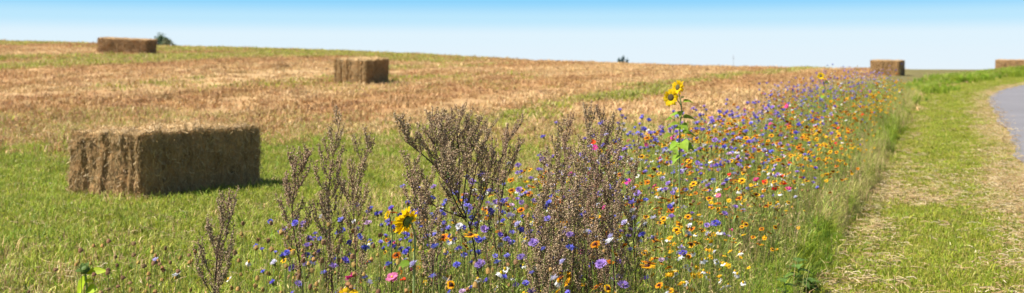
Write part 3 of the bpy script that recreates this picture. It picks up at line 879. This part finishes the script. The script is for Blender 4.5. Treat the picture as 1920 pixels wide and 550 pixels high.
for ctrl, D, nb, sp, lab in [
    ([(1008, 640), (1012, 530), (1018, 400), (1022, 286)], 5.4, 24, .18, 'leftmost stem of the dense mugwort clump, lower than its neighbours'),
    ([(1040, 640), (1037, 514), (1040, 380), (1047, 226)], 5.8, 26, .19, 'second mugwort from the left in the dense clump'),
    ([(1052, 640), (1050, 500), (1056, 350), (1064, 214)], 6.1, 26, .19, 'mugwort with a forked tip left of the clump centre'),
    ([(1100, 640), (1099, 477), (1096, 340), (1109, 189)], 6.0, 28, .20, 'tallest mugwort in the centre of the dense clump'),
    ([(1126, 640), (1120, 500), (1118, 350), (1133, 201)], 5.7, 28, .20, 'mugwort immediately right of the tallest in the dense clump'),
    ([(1070, 640), (1074, 500), (1080, 390), (1086, 262)], 5.5, 24, .18, 'lower mugwort in front of the tallest in the dense clump'),
    ([(1146, 640), (1143, 477), (1140, 350), (1151, 212)], 6.0, 26, .20, 'mugwort third from the right of the dense clump'),
    ([(1162, 640), (1150, 500), (1150, 370), (1167, 238)], 5.6, 24, .18, 'mugwort second from the right of the dense clump'),
    ([(1196, 640), (1190, 480), (1184, 380), (1201, 241)], 6.2, 22, .15, 'slim rightmost mugwort standing apart from the dense clump'),
    ([(1020, 640), (1030, 540), (1066, 430), (1082, 330)], 5.2, 16, .13, 'short mugwort at the front foot of the dense clump')]:
    mugwort(ctrl, D, lab, nb=nb + 3, spread=sp, dens=1.1, t0=.34, asc=.7)

# ------------------------------------------------------------------ flowers
def basis(d):
    d = np.asarray(d, float); d = d / np.linalg.norm(d)
    r = np.array([1., 0, 0]) if abs(d[2]) > .8 else np.array([0, 0, 1.])
    a = np.cross(d, r); a /= np.linalg.norm(a)
    return a, np.cross(d, a), d

def petals(m, c, d, n, r0, r1, w, lift, col, col2=None, jit=.12, split=.55, twist=.25):
    a, b_, d = basis(d)
    for k in range(n):
        w_ = 2 * math.pi * (k + R.normal(0, jit)) / n
        e = math.cos(w_) * a + math.sin(w_) * b_; s = -math.sin(w_) * a + math.cos(w_) * b_ + d * R.normal(0, twist)
        rl = r1 * R.uniform(.85, 1.1); lf_ = lift + R.normal(0, .12) * r1
        p0 = c + e * r0; pm = c + e * (r0 + (rl - r0) * split) + d * lf_ * .6; p1 = c + e * rl + d * lf_
        cc = np.asarray(col) * R.uniform(.85, 1.12)
        c2 = cc if col2 is None else np.asarray(col2) * R.uniform(.85, 1.12)
        m.add([p0 - s * w * .2, p0 + s * w * .2, pm + s * w * .5, pm - s * w * .5], None, [[0, 1, 2, 3]], c2)
        m.add([pm - s * w * .5, pm + s * w * .5, p1 + s * w * .32, p1 - s * w * .32], None, [[0, 1, 2, 3]], cc)

def dome(m, c, d, r, h, col, sides=8, col_in=None):
    a, b_, d = basis(d)
    V = [];
    for (q, hh) in ((1, -.15), (.95, .35), (.6, .85)):
        for k in range(sides):
            w_ = 2 * math.pi * k / sides
            V.append(c + r * q * (math.cos(w_) * a + math.sin(w_) * b_) + d * h * hh)
    V.append(c + d * h); V.append(c - d * h * .3)
    Q = []; T = []
    for j in range(2):
        for k in range(sides):
            k2 = (k + 1) % sides; Q.append((j * sides + k, j * sides + k2, (j + 1) * sides + k2, (j + 1) * sides + k))
    for k in range(sides):
        k2 = (k + 1) % sides; T.append((2 * sides + k, 2 * sides + k2, 3 * sides)); T.append((k2, k, 3 * sides + 1))
    cc = np.tile(np.asarray(col, float), (len(V), 1))
    if col_in is not None: cc[2 * sides:3 * sides + 1] = col_in
    m.add(V, T, Q, cc)

def ragged(m, c, d, r, col, n=11):
    """cornflower: trumpet florets with toothed ends"""
    a, b_, d = basis(d)
    for ring, (nn, rr, lf_) in enumerate(((n, 1.0, .42), (8, .62, .75))):
        for k in range(nn):
            w_ = 2 * math.pi * (k + R.normal(0, .18)) / nn
            e = math.cos(w_) * a + math.sin(w_) * b_; s = -math.sin(w_) * a + math.cos(w_) * b_
            R1 = r * rr * R.uniform(.85, 1.12); up = d * r * lf_ * R.uniform(.7, 1.2)
            p0 = c + e * r * .1; p1 = c + e * R1 * .6 + up * .8; p2 = c + e * R1 + up
            ww = r * .36 * R.uniform(.8, 1.2)
            m.add([p0, p1 - s * ww * .5, p2 - s * ww * .75, c + e * R1 * .84 + up, p2 + s * ww * .75 + d * r * .1, p1 + s * ww * .5], [[0, 1, 5], [1, 2, 3], [1, 3, 5], [3, 4, 5]], None, np.asarray(col) * R.uniform(.75, 1.2))

STEMC = np.array([.19, .24, .05])
def make_kind(kind, nheads, far=False):
    """returns stem mesh builder, list of leaf builders, list of (head builder, disc builder); unit height 1 = 1 m scale later"""
    st = MB(); leaves = []; heads = []
    H = {'cornflower': .78, 'lilac': .74, 'daisy': .60, 'coneflower': .68, 'marigold': .52, 'zinnia': .72, 'seedhead': .76, 'poppyred': .66}[kind]
    a0 = R.uniform(0, 6.28); ln = R.uniform(.02, .10)
    top = np.array([math.cos(a0) * ln, math.sin(a0) * ln, H])
    main = curve([[0, 0, -.03], [top[0] * .2, top[1] * .2, H * .5], top], 6)
    sc = STEMC * R.uniform(.85, 1.2)
    st.tube(main, np.linspace(.0022, .0013, 6), sc, 3)
    tips = [(top, main[-1] - main[-2])]
    for k in range(nheads - 1):
        t = R.uniform(.45, .75); i0 = int(t * 5); p0 = main[i0]; az = a0 + 2.1 * (k + 1)
        l = R.uniform(.15, .3)
        tip = p0 + np.array([math.cos(az) * l * .45, math.sin(az) * l * .45, l * .9]); tip[2] = min(tip[2], H * 1.05)
        st.tube(curve([p0, (p0 + tip) / 2 + np.array([math.cos(az), math.sin(az), 0]) * .02, tip], 4), [.0016, .0014, .0013, .0012], sc, 3)
        tips.append((tip, np.array([math.cos(az) * .4, math.sin(az) * .4, 1])))
    for k in range(3):
        t = R.uniform(.2, .7); p0 = main[int(t * 5)]; az = R.uniform(0, 6.28); l = R.uniform(.06, .13)
        e = np.array([math.cos(az), math.sin(az), 0]); s = np.array([-math.sin(az), math.cos(az), 0]) * .004
        lb = MB()
        lb.add([p0 - s * .5, p0 + s * .5, p0 + e * l * .5 + UP * l * .5 + s, p0 + e * l * .5 + UP * l * .5 - s, p0 + e * l + UP * l * .55], [[3, 2, 4]], [[0, 1, 2, 3]], sc * 1.1)
        leaves.append(lb)
    for tip, d in tips:
        d = d / np.linalg.norm(d) + np.array([-.25, -.15, 0]) + R.normal(0, .35, 3) * np.array([1, 1, .3])
        d /= np.linalg.norm(d)
        h = MB(); c = MB()
        if kind in ('cornflower', 'lilac'):
            if kind == 'cornflower':
                col = [(.11, .105, .50), (.15, .14, .56), (.22, .19, .56), (.10, .08, .42)][R.integers(0, 4)]
            else:
                col = [(.40, .36, .60), (.52, .50, .62), (.27, .17, .46), (.50, .33, .48), (.60, .59, .63)][R.integers(0, 5)]
            ragged(h, tip + d * .010, d, R.uniform(.018, .026), col)
            dome(c, tip + d * .003, d, .007, .016, (.13, .12, .04), 6)
        elif kind == 'daisy':
            dr = R.uniform(-.016, .001)
            petals(h, tip, d, 13, .005, R.uniform(.018, .024), .0078, dr, (.64, .63, .60))
            dome(c, tip, d, .0085, .0115, (.48, .30, .012), 8)
        elif kind == 'marigold':
            petals(h, tip, d, 12, .005, R.uniform(.017, .023), .0098, .002, (.60, .335, .008))
            dome(c, tip, d, .008, .008, (.50, .24, .008), 8)
        elif kind == 'coneflower':
            o_ = [(.60, .25, .006), (.62, .32, .008), (.54, .19, .006)][R.integers(0, 3)]
            petals(h, tip, d, 9, .004, R.uniform(.020, .028), .017, R.uniform(-.004, .004), o_, (.18, .025, .008), split=R.uniform(.25, .5))
            dome(c, tip, d, .0075, .010, (.06, .025, .012), 8)
        elif kind == 'zinnia':
            col = [(.56, .04, .26), (.48, .025, .20), (.62, .17, .30), (.60, .30, .40)][R.integers(0, 4)]
            petals(h, tip, d, 12, .004, R.uniform(.019, .025), .0105, .002, col)
            petals(h, tip + d * .004, d, 9, .003, .018, .011, .005, col)
            dome(c, tip + d * .003, d, .005, .007, (.55, .28, .05), 6)
        elif kind == 'poppyred':
            petals(h, tip, d, 6, .002, .020, .020, .006, (.62, .03, .015))
            dome(c, tip, d, .004, .006, (.05, .03, .02), 6)
        else:
            colr = [(.25, .14, .045), (.30, .185, .05), (.18, .10, .045), (.44, .30, .04)][R.choice(4, p=[.38, .24, .30, .08])]
            dome(h, tip - d * .002, d, .0105 * R.uniform(.8, 1.15), .0155, colr, 8, np.array(colr) * .8)
            a_, b_, _ = basis(d)
            for k in range(6):
                e = math.cos(k * 1.05) * a_ + math.sin(k * 1.05) * b_; s = d * 0 + (-math.sin(k * 1.05) * a_ + math.cos(k * 1.05) * b_)
                c.add([tip - d * .004 + s * .002, tip - d * .004 - s * .002, tip + e * .010 - d * .006], [[0, 1, 2]], None, (.30, .22, .11))
        heads.append((h, c))
    return st, leaves, heads

def head_mats(kind):
    if kind == 'seedhead': return M_DISC, M_DRY
    return M_PETAL, M_DISC

KINDS = ['cornflower', 'lilac', 'daisy', 'coneflower', 'marigold', 'zinnia', 'seedhead', 'poppyred']
NAMEOF = {'cornflower': 'cornflower', 'lilac': 'pale_cornflower', 'daisy': 'mayweed_daisy', 'coneflower': 'orange_coneflower', 'marigold': 'yellow_marigold', 'zinnia': 'pink_zinnia', 'seedhead': 'withered_flower', 'poppyred': 'red_flower'}
LOOK = {'cornflower': 'violet blue cornflower', 'lilac': 'pale lilac cornflower', 'daisy': 'white mayweed daisy', 'coneflower': 'orange and maroon flower',
        'marigold': 'small yellow daisy flower', 'zinnia': 'pink double flower', 'seedhead': 'withered brown seed head', 'poppyred': 'small red flower'}
CATOF = {'seedhead': 'seed head'}
variants = {k: [] for k in KINDS}      # parted
merged = {k: [] for k in KINDS}        # one mesh
for kd in KINDS:
    for v in range(6):
        st, lv, hd = make_kind(kd, 1 + v % 3)
        hm, dm = head_mats(kd)
        parts = [('stem', st.mesh('stem', M_STEM), [('leaf', l.mesh('leaf', M_LEAF), []) for l in lv[:2]])]
        for h, c in hd:
            parts.append(('flower_head' if kd != 'seedhead' else 'seed_head', h.mesh('flower_head', hm), [('disc' if kd not in ('cornflower', 'lilac', 'seedhead') else 'calyx', c.mesh('disc', dm), [])]))
        variants[kd].append(parts)
        # single mesh
        g = MB()
        def app(mb_, mi):
            off = g.n
            for vv, cc in zip(mb_.v, mb_.c):
                pass
            V = np.concatenate(mb_.v); C = np.concatenate(mb_.c)
            T = np.concatenate(mb_.t) if mb_.t else None; Q = np.concatenate(mb_.q) if mb_.q else None
            g.add(V, T, Q, C, mi)
        app(st, 0)
        for l in lv: app(l, 0)
        for h, c in hd: app(h, 1); app(c, 2)
        merged[kd].append(g.mesh(NAMEOF[kd], [M_STEM, hm, dm]))

def put_parts(parts, root):
    for nm, me, subs in parts:
        o = bpy.data.objects.new(nm, me); COL.objects.link(o); o.parent = root
        for n2_, m2_, _ in subs:
            s = bpy.data.objects.new(n2_, m2_); COL.objects.link(s); s.parent = o

def zone_phrase(x, y):
    u = 960 + x / y * F
    if y < 6.6:
        if u < 560: return 'at the near left end'
        if u < 740: return 'among the left mugworts'
        if u < 1000: return 'below the bushy mugwort'
        if u < 1210: return 'below the dense mugwort clump'
        return 'at the bottom right'
    if y < 9.5:
        if u < 1000: return 'behind the bushy mugwort'
        if u < 1230: return 'behind the dense mugwort clump'
        if u < 1330: return 'just before the tall sunflower'
        return 'along the near verge'
    if y < 15:
        return 'beyond the tall sunflower, field side' if P(x, y) < -2.4 else 'beyond the tall sunflower, verge side'
    return 'near the distant sunflower'

def put_flower(kd, x, y, v, sc, rz, label=None):
    z = zp(x, y)
    near = y < 8.0
    nm = NAMEOF[kd]
    if near:
        o = empty(nm, (x, y, z), rz); put_parts(variants[kd][v], o)
    else:
        o = bpy.data.objects.new(nm, merged[kd][v]); COL.objects.link(o); o.location = (x, y, z); o.rotation_euler = (0, 0, rz)
    hw = sc * (.84 if y < 6.6 else 1.0)
    o.scale = (hw, hw, sc)
    ph = zone_phrase(x, y)
    tag(o, label or (('single ', 'two headed ', 'three headed ')[v % 3] + LOOK[kd] + ' ' + ph), CATOF.get(kd, 'flower'), (LOOK[kd] + 's ').replace('daisys', 'daisies') + ph)
    PLACED.setdefault(o['label'], []).append((x / y, o))
    return o
PLACED = {}
ORD = ['leftmost', 'second from the left', 'third from the left', 'fourth from the left', 'fifth from the left', 'sixth from the left', 'seventh from the left', 'eighth from the left']
def number_flowers():
    for lab, lst in PLACED.items():
        if 1 < len(lst) <= 8:
            lst.sort(key=lambda t: t[0])
            for k, (_, o) in enumerate(lst):
                o['label'] = lab + ', ' + ('rightmost' if k == len(lst) - 1 else ORD[k])

def kind_weights(x, y):
    p = P(x, y); u = 960 + x / y * F
    near = sstep(9, 5.5, y); yel = sstep(-2.3, -1.4, p); left = sstep(1000, 650, u)
    W = np.stack([
        (1.25 - 1.0 * yel - .2 * near) * (1 - .92 * sstep(600, 430, u)),      # cornflower
        (.95 - .65 * yel) * (1 - .8 * sstep(600, 430, u)),      # lilac
        .30 + .5 * near - .3 * left - .6 * sstep(600, 430, u),                   # daisy
        .12 + 1.9 * (1 - near) * (1 - .35 * yel) - .05 * left,     # coneflower
        .10 + 1.9 * yel,                                # marigold
        .085 + 0 * x,                                    # zinnia
        .45 + 3.8 * near * (1 - yel) * (.5 + .5 * left) + .2 * yel,      # seedhead
        .06 + 0 * x], 1)
    W = np.maximum(W, .02)
    for q_ in range(8): W[:, q_] *= np.exp(5.5 * (fbm(x * .8 + 7 * q_, y * .5, 200 + q_, 2) - .5))
    lft = sstep(560, 430, u) * sstep(8, 7, y)
    for q_ in (0, 1, 3, 5, 7): W[:, q_] *= 1 - .95 * lft
    return W / W.sum(1)[:, None]

def fl_w(x, y):
    p = P(x, y)
    return strip_w(x, y) * (y < 34) * np.where(p > -1.4, .75, 1) * np.where(y > 24, .6, 1)
fx = []; fy = []
for (y0, y1, dens) in [(3.4, 6.5, 84), (6.5, 10, 60), (10, 16, 42), (16, 25, 30), (25, 34, 20)]:
    n = int((y1 - y0) * 3.4 * dens * 1.0)
    yy = R.uniform(y0, y1, n); xx = SL * yy + R.uniform(-4.5, -1.1, n)
    k = (R.uniform(0, 1, n) < fl_w(xx, yy) * (1 - .65 * sstep(-.20, -.27, xx / yy))) & (np.abs(xx) < .5 * yy + .3)
    fx.append(xx[k]); fy.append(yy[k])
fx = np.concatenate(fx); fy = np.concatenate(fy)
W = kind_weights(fx, fy)
kk = (R.uniform(0, 1, (len(fx), 1)) > np.cumsum(W, 1)).sum(1).clip(0, 7)
pf_ = P(fx, fy)
# plants stand in drifts of differing height
hsc = (.80 + .38 * fbm(fx * 1.3, fy * 1.3, 131)) * R.uniform(.85, 1.14, len(fx)) * (1 - .22 * sstep(-3.0, -4.1, pf_) * sstep(9, 6.5, fy)) * (1 - .12 * sstep(-1.7, -1.2, pf_))
print('flowers', len(fx), [int((kk == i).sum()) for i in range(8)])
for i, kd in enumerate(KINDS):
    ids = np.where(kk == i)[0]
    ids = ids[np.argsort(fy[ids])]
    for j in ids[:290]:
        put_flower(kd, float(fx[j]), float(fy[j]), int(R.integers(0, 6)), float(hsc[j]) * (1.03 + .14 * float(sstep(7, 11, fy[j]))), float(R.normal(0, .9)))
    rest = ids[290:]
    if len(rest):
        scatter('distant_' + NAMEOF[kd] + 's', (LOOK[kd] + 's').replace('daisys', 'daisies') + ' too far along the strip to tell apart', 'flowers', merged[kd], fx[rest], fy[rest], hsc[rest] * 1.2, tilt=.06, spin=R.normal(0, .9, len(rest)))

number_flowers()

# ------------------------------------------------------------------ sunflowers
def leaf_mesh(m, p0, d, ln, wd, droop, col, heart=True, face=UP):
    d = np.asarray(d, float); d /= np.linalg.norm(d)
    s = np.cross(d, face); s /= np.linalg.norm(s) + 1e-9
    nrm = np.cross(s, d)
    V = []; Q = []
    prof = [(0, .10), (.06, .75), (.2, 1.0), (.4, .92), (.6, .68), (.8, .36), (1, .02)] if heart else [(0, .1), (.15, .6), (.4, 1), (.65, .85), (.85, .45), (1, .02)]
    for t, w in prof:
        c = p0 + d * ln * t - UP * droop * ln * t * t
        V += [c - s * w * wd / 2 + nrm * wd * .12 * w, c - s * w * wd / 4 + nrm * wd * .05 * w, c, c + s * w * wd / 4 + nrm * wd * .05 * w, c + s * w * wd / 2 + nrm * wd * .12 * w]
    for i in range(len(prof) - 1):
        for k in range(4):
            Q.append((i * 5 + k, i * 5 + k + 1, (i + 1) * 5 + k + 1, (i + 1) * 5 + k))
    m.add(V, None, Q, col)

def sunflower(base_u, D, stem_px, heads, leaves, label, stem_r=.007):
    """stem_px: photo pixels of the stem up to the top; heads: (u, v, ddepth, facing, radius); leaves: (u, v, dx, dz, dy, len, wid)"""
    bx = (base_u - 960) / F * D; base = np.array([bx, D, zp(bx, D)])
    root = empty('sunflower', base)
    c = curve([base - base - UP * .03] + [at(u, v, D) - base for u, v in stem_px], 16)
    m = MB(); m.tube(c, np.linspace(stem_r, stem_r * .6, 16), (.22, .28, .10), 6)
    hobj = []
    for (u, v, dd, fc, r_) in heads:
        hp = at(u, v, D + dd) - base; fc = np.array(fc, float); fc /= np.linalg.norm(fc)
        i0 = int(np.argmin(np.linalg.norm(c - (hp - UP * .08), axis=1)))
        back = hp - fc * r_ * .28
        m.tube(curve([c[i0], (c[i0] + back) / 2 + UP * .02, back], 6), stem_r * .6, (.22, .28, .10), 5)
        h = MB()
        petals(h, hp, fc, 17, r_ * .38, r_, r_ * .32, r_ * .06, (.70, .46, .006), split=.45, jit=.2)
        petals(h, hp + fc * r_ * .03, fc, 15, r_ * .38, r_ * .9, r_ * .3, r_ * .16, (.72, .50, .008), split=.45, jit=.2)
        dsc = MB(); dome(dsc, hp + fc * r_ * .02, fc, r_ * .40, r_ * .14, (.05, .03, .012), 14, (.07, .06, .02))
        sep = MB(); petals(sep, hp - fc * r_ * .08, fc, 13, r_ * .1, r_ * .48, r_ * .2, -r_ * .06, (.17, .25, .04)); dome(sep, hp - fc * r_ * .05, -fc, r_ * .32, r_ * .2, (.18, .25, .05), 10)
        hobj.append((h, dsc, sep))
    m.obj('stem', M_STEM, root, smooth=True)
    for h, dsc, sep in hobj:
        ho = h.obj('flower_head', M_SUNP, root); dsc.obj('disc', M_DISC, ho); sep.obj('sepals', M_LEAF, ho)
    for (u, v, dx, dy, dz, ln, wd) in leaves:
        m = MB(); p0 = at(u, v, D) - base
        i0 = int(np.argmin(np.abs(c[:, 2] - p0[2]))); q0 = c[i0]
        leaf_mesh(m, q0 + np.array([dx, dy, dz]) * .02, (dx, dy, dz), ln * 1.05, wd * 1.1, .5, np.array([.20, .30, .022]) * R.uniform(.85, 1.15), face=np.array([-.3, -.45, .85]))
        m.tube([q0, q0 + np.array([dx, dy, dz]) * .03], .0025, (.20, .28, .08), 4)
        m.obj('leaf', M_LEAF, root, smooth=True)
    return tag(root, label, 'sunflower')

sunflower(1275, 8.5, [(1274, 330), (1275, 240), (1278, 205), (1274, 180)],
          [(1258, 183, -.05, (-.55, -.8, .12), .068), (1271, 164, .02, (-.80, -.55, .2), .060)],
          [(1278, 196, .9, -.2, .35, .085, .045), (1278, 188, .7, .5, .5, .06, .03), (1276, 210, -.3, -.9, -.3, .06, .05), (1277, 226, .95, -.2, .25, .10, .055), (1276, 240, .5, -.7, -.2, .07, .06),
           (1275, 256, .95, -.1, .1, .11, .06), (1275, 268, .3, -.95, -.1, .11, .10), (1275, 275, .8, -.5, -.1, .10, .08), (1275, 262, -.8, -.5, -.2, .085, .07), (1275, 232, -.9, -.2, .1, .09, .05), (1275, 285, -.6, -.7, -.3, .08, .06), (1276, 215, -.9, .2, .1, .08, .04)],
          'tall double headed sunflower rising above the flower strip')
sunflower(1262, 8.7, [(1262, 330), (1261, 270), (1264, 230), (1266, 210)], [],
          [(1262, 226, -.8, -.3, .3, .06, .04), (1262, 240, .8, -.4, .2, .07, .05), (1262, 255, -.9, -.3, -.1, .07, .06), (1262, 270, .3, -.9, -.2, .08, .05), (1262, 232, .5, .6, .2, .06, .04)],
          'flowerless pale sunflower stem just left of the double headed one', stem_r=.005)
sunflower(1546, 19, [(1546, 190), (1547, 165), (1541, 144)], [(1539, 143, -.03, (-.5, -.8, .2), .066)],
          [(1547, 158, .9, -.2, .3, .10, .06), (1546, 165, -.8, -.3, .2, .09, .06), (1546, 172, .7, -.5, .1, .11, .08), (1546, 180, -.6, -.6, 0, .11, .08)],
          'small distant sunflower at the far end of the strip')
sunflower(776, 5.2, [(776, 520), (778, 450), (772, 418)], [(762, 415, -.02, (-.72, .42, .25), .070)],
          [(777, 470, .8, -.5, .2, .08, .05), (777, 500, -.7, -.6, .1, .08, .06)],
          'sunflower turned away with ragged drooping petals below the bushy mugwort')
sunflower(734, 5.6, [(734, 500), (735, 440), (731, 408)], [(727, 404, -.02, (-.8, -.5, .3), .026)],
          [(734, 440, .8, -.4, .3, .05, .02)],
          'tiny yellow sunflower head left of the ragged drooping one', stem_r=.004)
sunflower(650, 4.4, [(650, 640), (651, 600), (651, 562)], [(651, 558, -.02, (-.3, -.6, .65), .050)],
          [(651, 600, .8, -.4, .2, .07, .05)],
          'bright yellow sunflower cut off by the bottom edge of the picture')
# bud with three glowing leaves at the lower left
D = 5.0
bx = (160 - 960) / F * D; base = np.array([bx, D, zp(bx, D)])
root = empty('sunflower_bud', base)
c = curve([-UP * .03, at(166, 620, D) - base, at(163, 545, D) - base, at(160, 512, D) - base], 14)
m = MB(); m.tube(c, np.linspace(.006, .004, 14), (.20, .27, .08), 6); m.obj('stem', M_STEM, root, smooth=True)
bp_ = c[-1] + UP * .012
m = MB(); dome(m, bp_, np.array([-.3, -.5, .8]), .022, .02, (.14, .20, .05), 10); petals(m, bp_, np.array([-.3, -.5, .8]), 13, .012, .034, .014, .016, (.13, .21, .04)); petals(m, bp_, np.array([-.3, -.5, .8]), 10, .008, .024, .012, .022, (.15, .22, .05))
m.obj('bud', M_LEAF, root)
for d, ln, wd, off in [((1, -.1, .20), .105, .040, .0), ((-.30, -.1, -.95), .10, .045, -.005), ((.85, -.3, .30), .075, .055, -.085), ((.8, -.4, .1), .055, .022, -.035)]:
    m = MB(); leaf_mesh(m, c[-1] + UP * off, d, ln, wd, .1, np.array([.36, .44, .012]), heart=False, face=np.array([-.35, -.75, .55])); m.obj('leaf', M_LEAF, root, smooth=True)
tag(root, 'green sunflower bud with bright leaves at the lower left corner', 'sunflower bud')

# ------------------------------------------------------------------ single flowers that stand out
def single(kd, u, v, D, label, v_=0, face=None):
    x = (u - 960) / F * D; H = at(u, v, D)[2] - zp(x, D)
    pts = variants[kd][0]
    top = {'cornflower': .78, 'lilac': .74, 'daisy': .60, 'coneflower': .68, 'marigold': .52, 'zinnia': .72, 'seedhead': .76, 'poppyred': .66}[kd]
    s = H / top
    o = empty(NAMEOF[kd], (x, D, zp(x, D)), 0)
    put_parts(variants[kd][v_], o); o.scale = (1.25, 1.25, s)
    return tag(o, label, CATOF.get(kd, 'flower'))
single('zinnia', 745, 516, 4.5, 'bright magenta flower pair at the bottom left of centre', 1)
single('zinnia', 659, 526, 4.4, 'flat magenta flower just above the cut off sunflower')
single('coneflower', 871, 442, 4.8, 'yellow orange flower with dark maroon centre facing the viewer', 0)
single('coneflower', 1203, 500, 4.7, 'left one of two orange and maroon flowers at the bottom right', 0)
single('coneflower', 1226, 497, 4.75, 'right one of two orange and maroon flowers at the bottom right', 3)
single('lilac', 1166, 462, 4.9, 'large pale blue cornflower right of the dense mugwort clump', 0)
single('lilac', 1155, 502, 4.6, 'pale lilac cornflower pair low beside the dense mugwort clump', 1)
single('lilac', 345, 525, 4.8, 'big whitish ragged flower at the left end of the strip', 0)
single('cornflower', 885, 398, 5.2, 'deep violet cornflower standing out under the bushy mugwort', 0)
single('cornflower', 1310, 425, 5.2, 'violet blue cornflower pair at the right, above the white daisies', 1)
single('zinnia', 1600, 214, 20, 'pink flower at the far right side of the strip')

# the button seed heads round the sunflower bud at the near left end
SEEDS = [(156, 469), (172, 461), (189, 461), (213, 452), (260, 457), (278, 465), (284, 472), (285, 480), (260, 478), (135, 497), (143, 491), (166, 494), (110, 505), (205, 506), (209, 511), (184, 514), (258, 492), (272, 498),
         (289, 490), (307, 495), (311, 506), (272, 514), (288, 522), (253, 530), (272, 534), (291, 536), (297, 525), (322, 521), (161, 532), (171, 539), (265, 547), (207, 541), (340, 508), (352, 492), (362, 478), (235, 520), (225, 536)]
SEEDS.sort()
for k, (u, v) in enumerate(SEEDS):
    D = float(R.uniform(4.7, 5.5)); x = (u - 960) / F * D
    H = at(u, v, D)[2] - zp(x, D)
    o = empty('withered_flower', (x, D, zp(x, D)), float(R.uniform(-.6, .6)))
    put_parts(variants['seedhead'][int(R.choice([0, 3]))], o); o.scale = (.95, .95, H / .76)
    tag(o, 'button seed head %s, around the sunflower bud' % ('left of the bud' if u < 160 else 'just right of the bud' if u < 232 else 'in the group right of the bud' if u < 300 else 'nearest the leaning mugwort'), 'seed head', 'button seed heads around the sunflower bud')

# ------------------------------------------------------------------ broad-leaved weeds and a clod on the verge edge
def dock(u, v, D, n, ln, wd, label, col, seed=0):
    x = (u - 960) / F * D; z = zp(x, D); H = at(u, v, D)[2] - z
    root = empty('broadleaf_weed', (x, D, z))
    m = MB(); m.tube([[0, 0, -.03], [0.01, 0, H * .6], [0, 0, H * .95]], [.006, .005, .003], (.14, .20, .06), 5); m.obj('stem', M_STEM, root)
    for k in range(n):
        az = k * 2.4 + .3; t = (k + .5) / n
        p0 = np.array([0, 0, H * (.25 + .65 * t)])
        m = MB(); leaf_mesh(m, p0, (math.cos(az), math.sin(az), .5 - .3 * (1 - t)), ln * R.uniform(.7, 1.1), wd * R.uniform(.8, 1.1), .5, np.array(col) * R.uniform(.8, 1.2)); m.obj('leaf', M_LEAF, root, smooth=True)
    return tag(root, label, 'weed', 'leafy weeds at the edge of the flowers')
dock(1495, 480, 7.7, 9, .14, .09, 'dark green broad leaved weed at the bottom right of the flowers', (.10, .18, .035))
dock(1470, 512, 7.2, 8, .12, .07, 'low leafy weed just left of the broad leaved one', (.12, .22, .035))
dock(1520, 520, 7.9, 8, .12, .08, 'low leafy weed at the foot of the flowers beside the mown verge', (.12, .21, .04))
m = MB()
n = 60
for k in range(9):
    c0 = np.array([R.normal(0, .12), R.normal(0, .06), R.uniform(.0, .03)]); s = R.uniform(.03, .065)
    V = []
    for i_ in range(5):
        for j_ in range(8):
            th = math.pi * i_ / 4; ph = 2 * math.pi * j_ / 8; rr_ = s * R.uniform(.75, 1.2)
            V.append(c0 + rr_ * np.array([math.sin(th) * math.cos(ph) * 1.3, math.sin(th) * math.sin(ph), math.cos(th) * .8]))
    Q = [(i_ * 8 + j_, i_ * 8 + (j_ + 1) % 8, (i_ + 1) * 8 + (j_ + 1) % 8, (i_ + 1) * 8 + j_) for i_ in range(4) for j_ in range(8)]
    m.add(V, None, Q, np.array([.16, .085, .05]) * R.uniform(.7, 1.3))
x, yy_ = (1606 - 960) / F * 14.2, 14.2
o = m.obj('earth_clod', M_DISC); o.location = (x, yy_, zp(x, yy_)); o.scale = (1.5, 1.5, 1.4); tag(o, 'small heap of brown earth clods on the verge edge', 'earth clod')

# leafy tussocks on the bank
def tussock(u, D, n, sp_, h, label):
    x = (u - 960) / F * D
    m = MB(); blades(m, n, sp_, h, .014, [(.16, .25, .018), (.20, .29, .02), (.12, .20, .018)], lean=.8)
    o = m.obj('grass_tussock', M_GRASS); o.location = (x, D, zp(x, D)); tag(o, label, 'grass tussock', 'grass tussocks on the road bank')
tussock(1752, 37.5, 300, .5, .34, 'broad green tussock where the flower strip ends')
tussock(1778, 40, 220, .4, .26, 'smaller green tussock right of the broad one')
tussock(1842, 51, 260, .55, .34, 'green tussock below the far right bale')
tussock(1905, 56, 360, .7, .6, 'tall dark green tussock at the right picture edge above the road')
tussock(1700, 31, 240, .35, .36, 'green tussock at the last yellow flowers by the verge')
tussock(1664, 23.5, 240, .28, .42, 'green tussock at the verge edge halfway along the strip')
